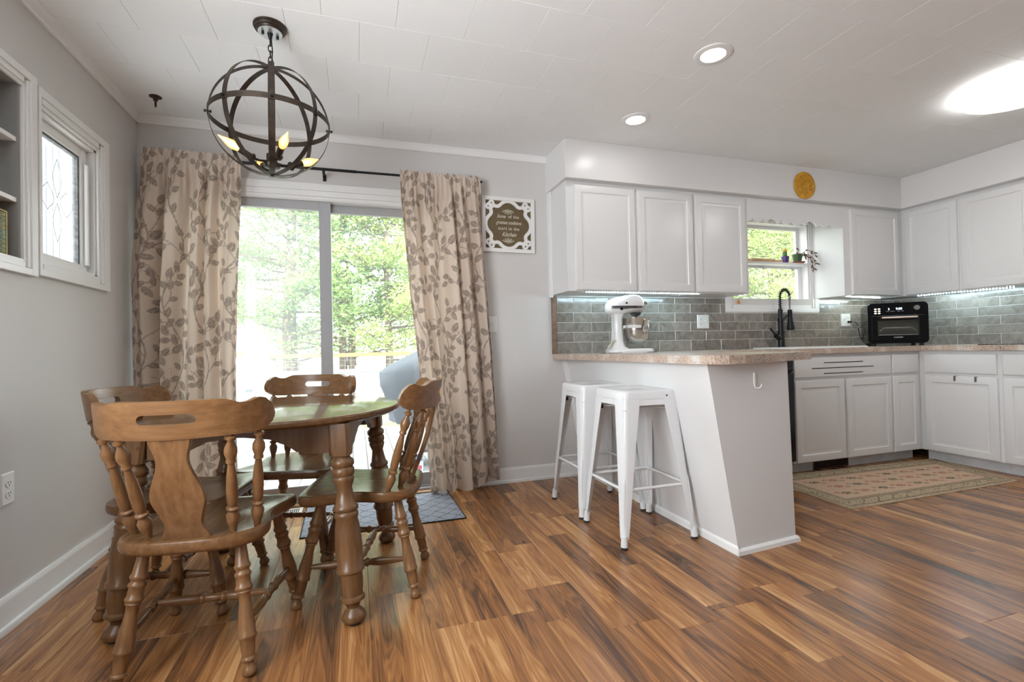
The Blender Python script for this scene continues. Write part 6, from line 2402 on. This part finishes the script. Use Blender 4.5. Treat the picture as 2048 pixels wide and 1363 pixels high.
def tree(label, loc, h_, spread, low, seed, leafm, trunks=1, n_cl=300, per=30, tr_r=.14, name='cedar_tree', lsz=1.0):
    rg = np.random.default_rng(seed)
    t = thing(name, label, 'tree', loc)
    m = MB()
    for k in range(trunks):
        ox = (k - (trunks - 1) / 2) * .20
        m.tube([(ox, 0, 0), (ox * 1.3 + rg.normal(0, .05), 0, low * .9), (ox * 1.6 + rg.normal(0, .1), rg.normal(0, .1), h_ * .6), (ox, 0, h_ * .95)], [tr_r, tr_r * .85, tr_r * .5, tr_r * .1], 10)
    m.build('trunk', BARK, t, smooth=60)
    br = MB()
    nb = 44
    tips = []
    for k in range(nb):
        z_ = low * .55 + (h_ * .96 - low * .55) * (k / nb) ** 1.0
        a = rg.uniform(0, 2 * PI)
        q = np.clip((z_ - low * .6) / (h_ - low * .6), 0, 1)
        R_ = spread * (1 - q) ** .75 * rg.uniform(.65, 1.05) * (0.85 if z_ < low else 1)
        dz = R_ * rg.uniform(.10, .5)
        e = (R_ * math.cos(a), R_ * math.sin(a), z_ + dz)
        mid = (e[0] * .5, e[1] * .5, z_ + dz * .25)
        br.tube([(0, 0, z_), mid, e], [.030, .02, .006], 5)
        for s_ in range(3):
            u_ = rg.uniform(.35, .9)
            b0 = np.array((e[0] * u_, e[1] * u_, z_ + dz * u_))
            e2 = b0 + rg.normal(0, .28, 3) + np.array((0, 0, .1))
            br.tube([tuple(b0), tuple(e2)], [.010, .003], 4)
        tips.append((e, mid, z_))
    br.build('branches', BARK, t)
    V, F = [], []
    for k in range(n_cl):
        e, mid, z_ = tips[rg.integers(0, nb)]
        if z_ < low * .75:
            if rg.uniform() < .85:
                continue
        u_ = rg.uniform(.25, 1.08)
        c_ = np.array((e[0] * u_, e[1] * u_, z_ + (e[2] - z_) * u_)) + rg.normal(0, .12, 3)
        P = c_ + rg.normal(0, 1, (per, 3)) * np.array((.17, .17, .075))
        for p in P:
            d = rg.normal(0, 1, 3)
            d[2] = d[2] * .5 + .25
            d /= np.linalg.norm(d)
            s = np.cross(d, rg.normal(0, 1, 3))
            s /= np.linalg.norm(s) + 1e-6
            L_ = rg.uniform(.06, .125) * lsz
            W_ = L_ * .22
            o = len(V)
            V += [tuple(p), tuple(p + d * L_ * .5 + s * W_), tuple(p + d * L_), tuple(p + d * L_ * .5 - s * W_)]
            F.append((o, o + 1, o + 2, o + 3))
    me = bpy.data.meshes.new('foliage')
    me.from_pydata(V, [], F)
    me.materials.append(leafm)
    o = bpy.data.objects.new('foliage', me)
    COL.objects.link(o)
    o.parent = t
    o['kind'] = 'stuff'
    return t


tree('dense cedar with thick trunk filling the left pane of the glass door', (-1.30, 11.4, FZ), 7.5, 2.9, 2.15, 41, LEAFA, 1, 760, 44, .17)
tree('cedar with twin trunks behind the right pane of the glass door', (-.18, 11.9, FZ), 7.6, 2.4, 2.0, 43, LEAFA, 2, 640, 44, .10)
tree('lower yellow-green cedar right of the twin-trunked one', (.72, 11.2, FZ), 6.4, 2.2, 1.75, 45, LEAFB, 1, 600, 44, .10)
tree('wide green tree behind the covered grill', (2.6, 13.0, FZ), 7.2, 2.6, 1.5, 47, LEAFA, 1, 520, 30, .14)
tree('cedar hidden mostly behind the left curtain', (-4.2, 12.5, FZ), 7.5, 2.8, 1.5, 49, LEAFA, 1, 420, 30, .15)
tree('leafy yellow-green tree filling the kitchen window, nearer the sink', (8.6, 9.4, FZ), 6.4, 3.0, .25, 51, LEAFB, 1, 1050, 60, .15, 'leafy_tree', .72)
tree('low yellow-green tree nearest the kitchen window', (8.35, 8.0, FZ), 4.6, 2.1, .3, 57, LEAFB, 1, 620, 60, .10, 'leafy_tree', .72)
tree('green tree beyond the kitchen window, behind the yellow-green one', (11.5, 10.8, FZ), 7.0, 3.2, .25, 53, LEAFA, 1, 950, 60, .15, 'leafy_tree', .72)

# string lights across the deck
for (pts_, lb) in (([(-2.6, 7.0, 2.82), (-1.15, 6.6, 2.66), (-.2, 6.5, 2.52), (.6, 6.5, 2.49), (2.4, 6.4, 2.62)], 'upper string of round bulbs across the trees outside the door'),
                   ([(-2.6, 7.2, 2.75), (-.98, 6.7, 2.47), (-.5, 6.6, 2.30), (-.09, 6.5, 2.13), (.25, 6.5, 2.06), (2.4, 6.4, 2.05)], 'lower string of round bulbs across the trees outside the door')):
    sl = thing('string_lights', lb, 'string lights', (0, 0, 0), 0, 'string lights over the deck')
    pp = catmull(pts_, 8, closed=False)
    MB().tube(pp, .004, 5).build('wire', BLACKM, sl)
    q = 0
    for k in range(2, len(pp) - 1, 3):
        p_ = pp[k]
        b_ = MB().lathe(p_, p_ + Vector((0, 0, -.035)), [(0, .008), (1, .010)], 8).build('bulb_socket', BLACKM, sl)
        MB().lathe(p_ + Vector((0, 0, -.03)), p_ + Vector((0, 0, -.10)), [(0, .010), (.2, .028), (.5, .036), (.8, .028), (1, .008)], 12).build('bulb', mat('frosted_bulb', (.95, .95, .95), .2, bump=.01), b_, smooth=60)

# porch seen through the left window
pr = thing('porch_column', 'white fluted porch column seen through the left window', 'column', (-2.14, 4.62, DZ - .2), kind='structure')
m = MB()
m.box(-.10, .10, -.10, .10, 0, 3.0)
for k in range(4):
    m.box(-.075 + k * .04, -.055 + k * .04, -.108, -.10, .1, 2.9)
m.build('shaft', mat('shaded_white_column', (.17, .185, .20), .6, bump=.05), pr, bevel=.004)  # white column darkened: shade under the porch roof is in its colour
prf = thing('porch_roof', 'white slatted porch ceiling edge seen through the left window', 'roof', (-2.9, 5.4, 2.28), kind='structure')
for k in range(12):
    MB().box(-1.5 + k * .17, -1.5 + k * .17 + .14, -1.1, 1.3, 0, .02).build('slat', mat('cream_slat', (.72, .68, .56), .7, bump=.1), prf)
MB().box(-1.5, .55, -1.12, -1.08, -.06, .10).build('fascia', RLM, prf)
bt = thing('bare_tree', 'bare winter tree far beyond the left window', 'tree', (-6.1, 10.3, FZ))
rg = np.random.default_rng(77)
m = MB()
m.tube([(0, 0, 0), (.05, 0, 1.2), (-.1, 0, 3.5)], [.09, .07, .03], 8)
for k in range(26):
    z_ = rg.uniform(.8, 3.2)
    a = rg.uniform(0, 6.28)
    L_ = rg.uniform(.7, 1.6)
    p0 = np.array((0, 0, z_))
    p1_ = p0 + np.array((math.cos(a) * L_ * .5, math.sin(a) * L_ * .5, L_ * .45))
    p2_ = p1_ + np.array((math.cos(a) * L_ * .5, math.sin(a) * L_ * .5, L_ * .6)) + rg.normal(0, .1, 3)
    m.tube([tuple(p0), tuple(p1_), tuple(p2_)], [.02, .012, .004], 5)
    for j in range(4):
        b0 = p1_ + (p2_ - p1_) * rg.uniform(0, .9)
        m.tube([tuple(b0), tuple(b0 + rg.normal(0, .3, 3) + np.array((0, 0, .2)))], [.006, .002], 4)
m.build('bare_branches', BARK, bt)
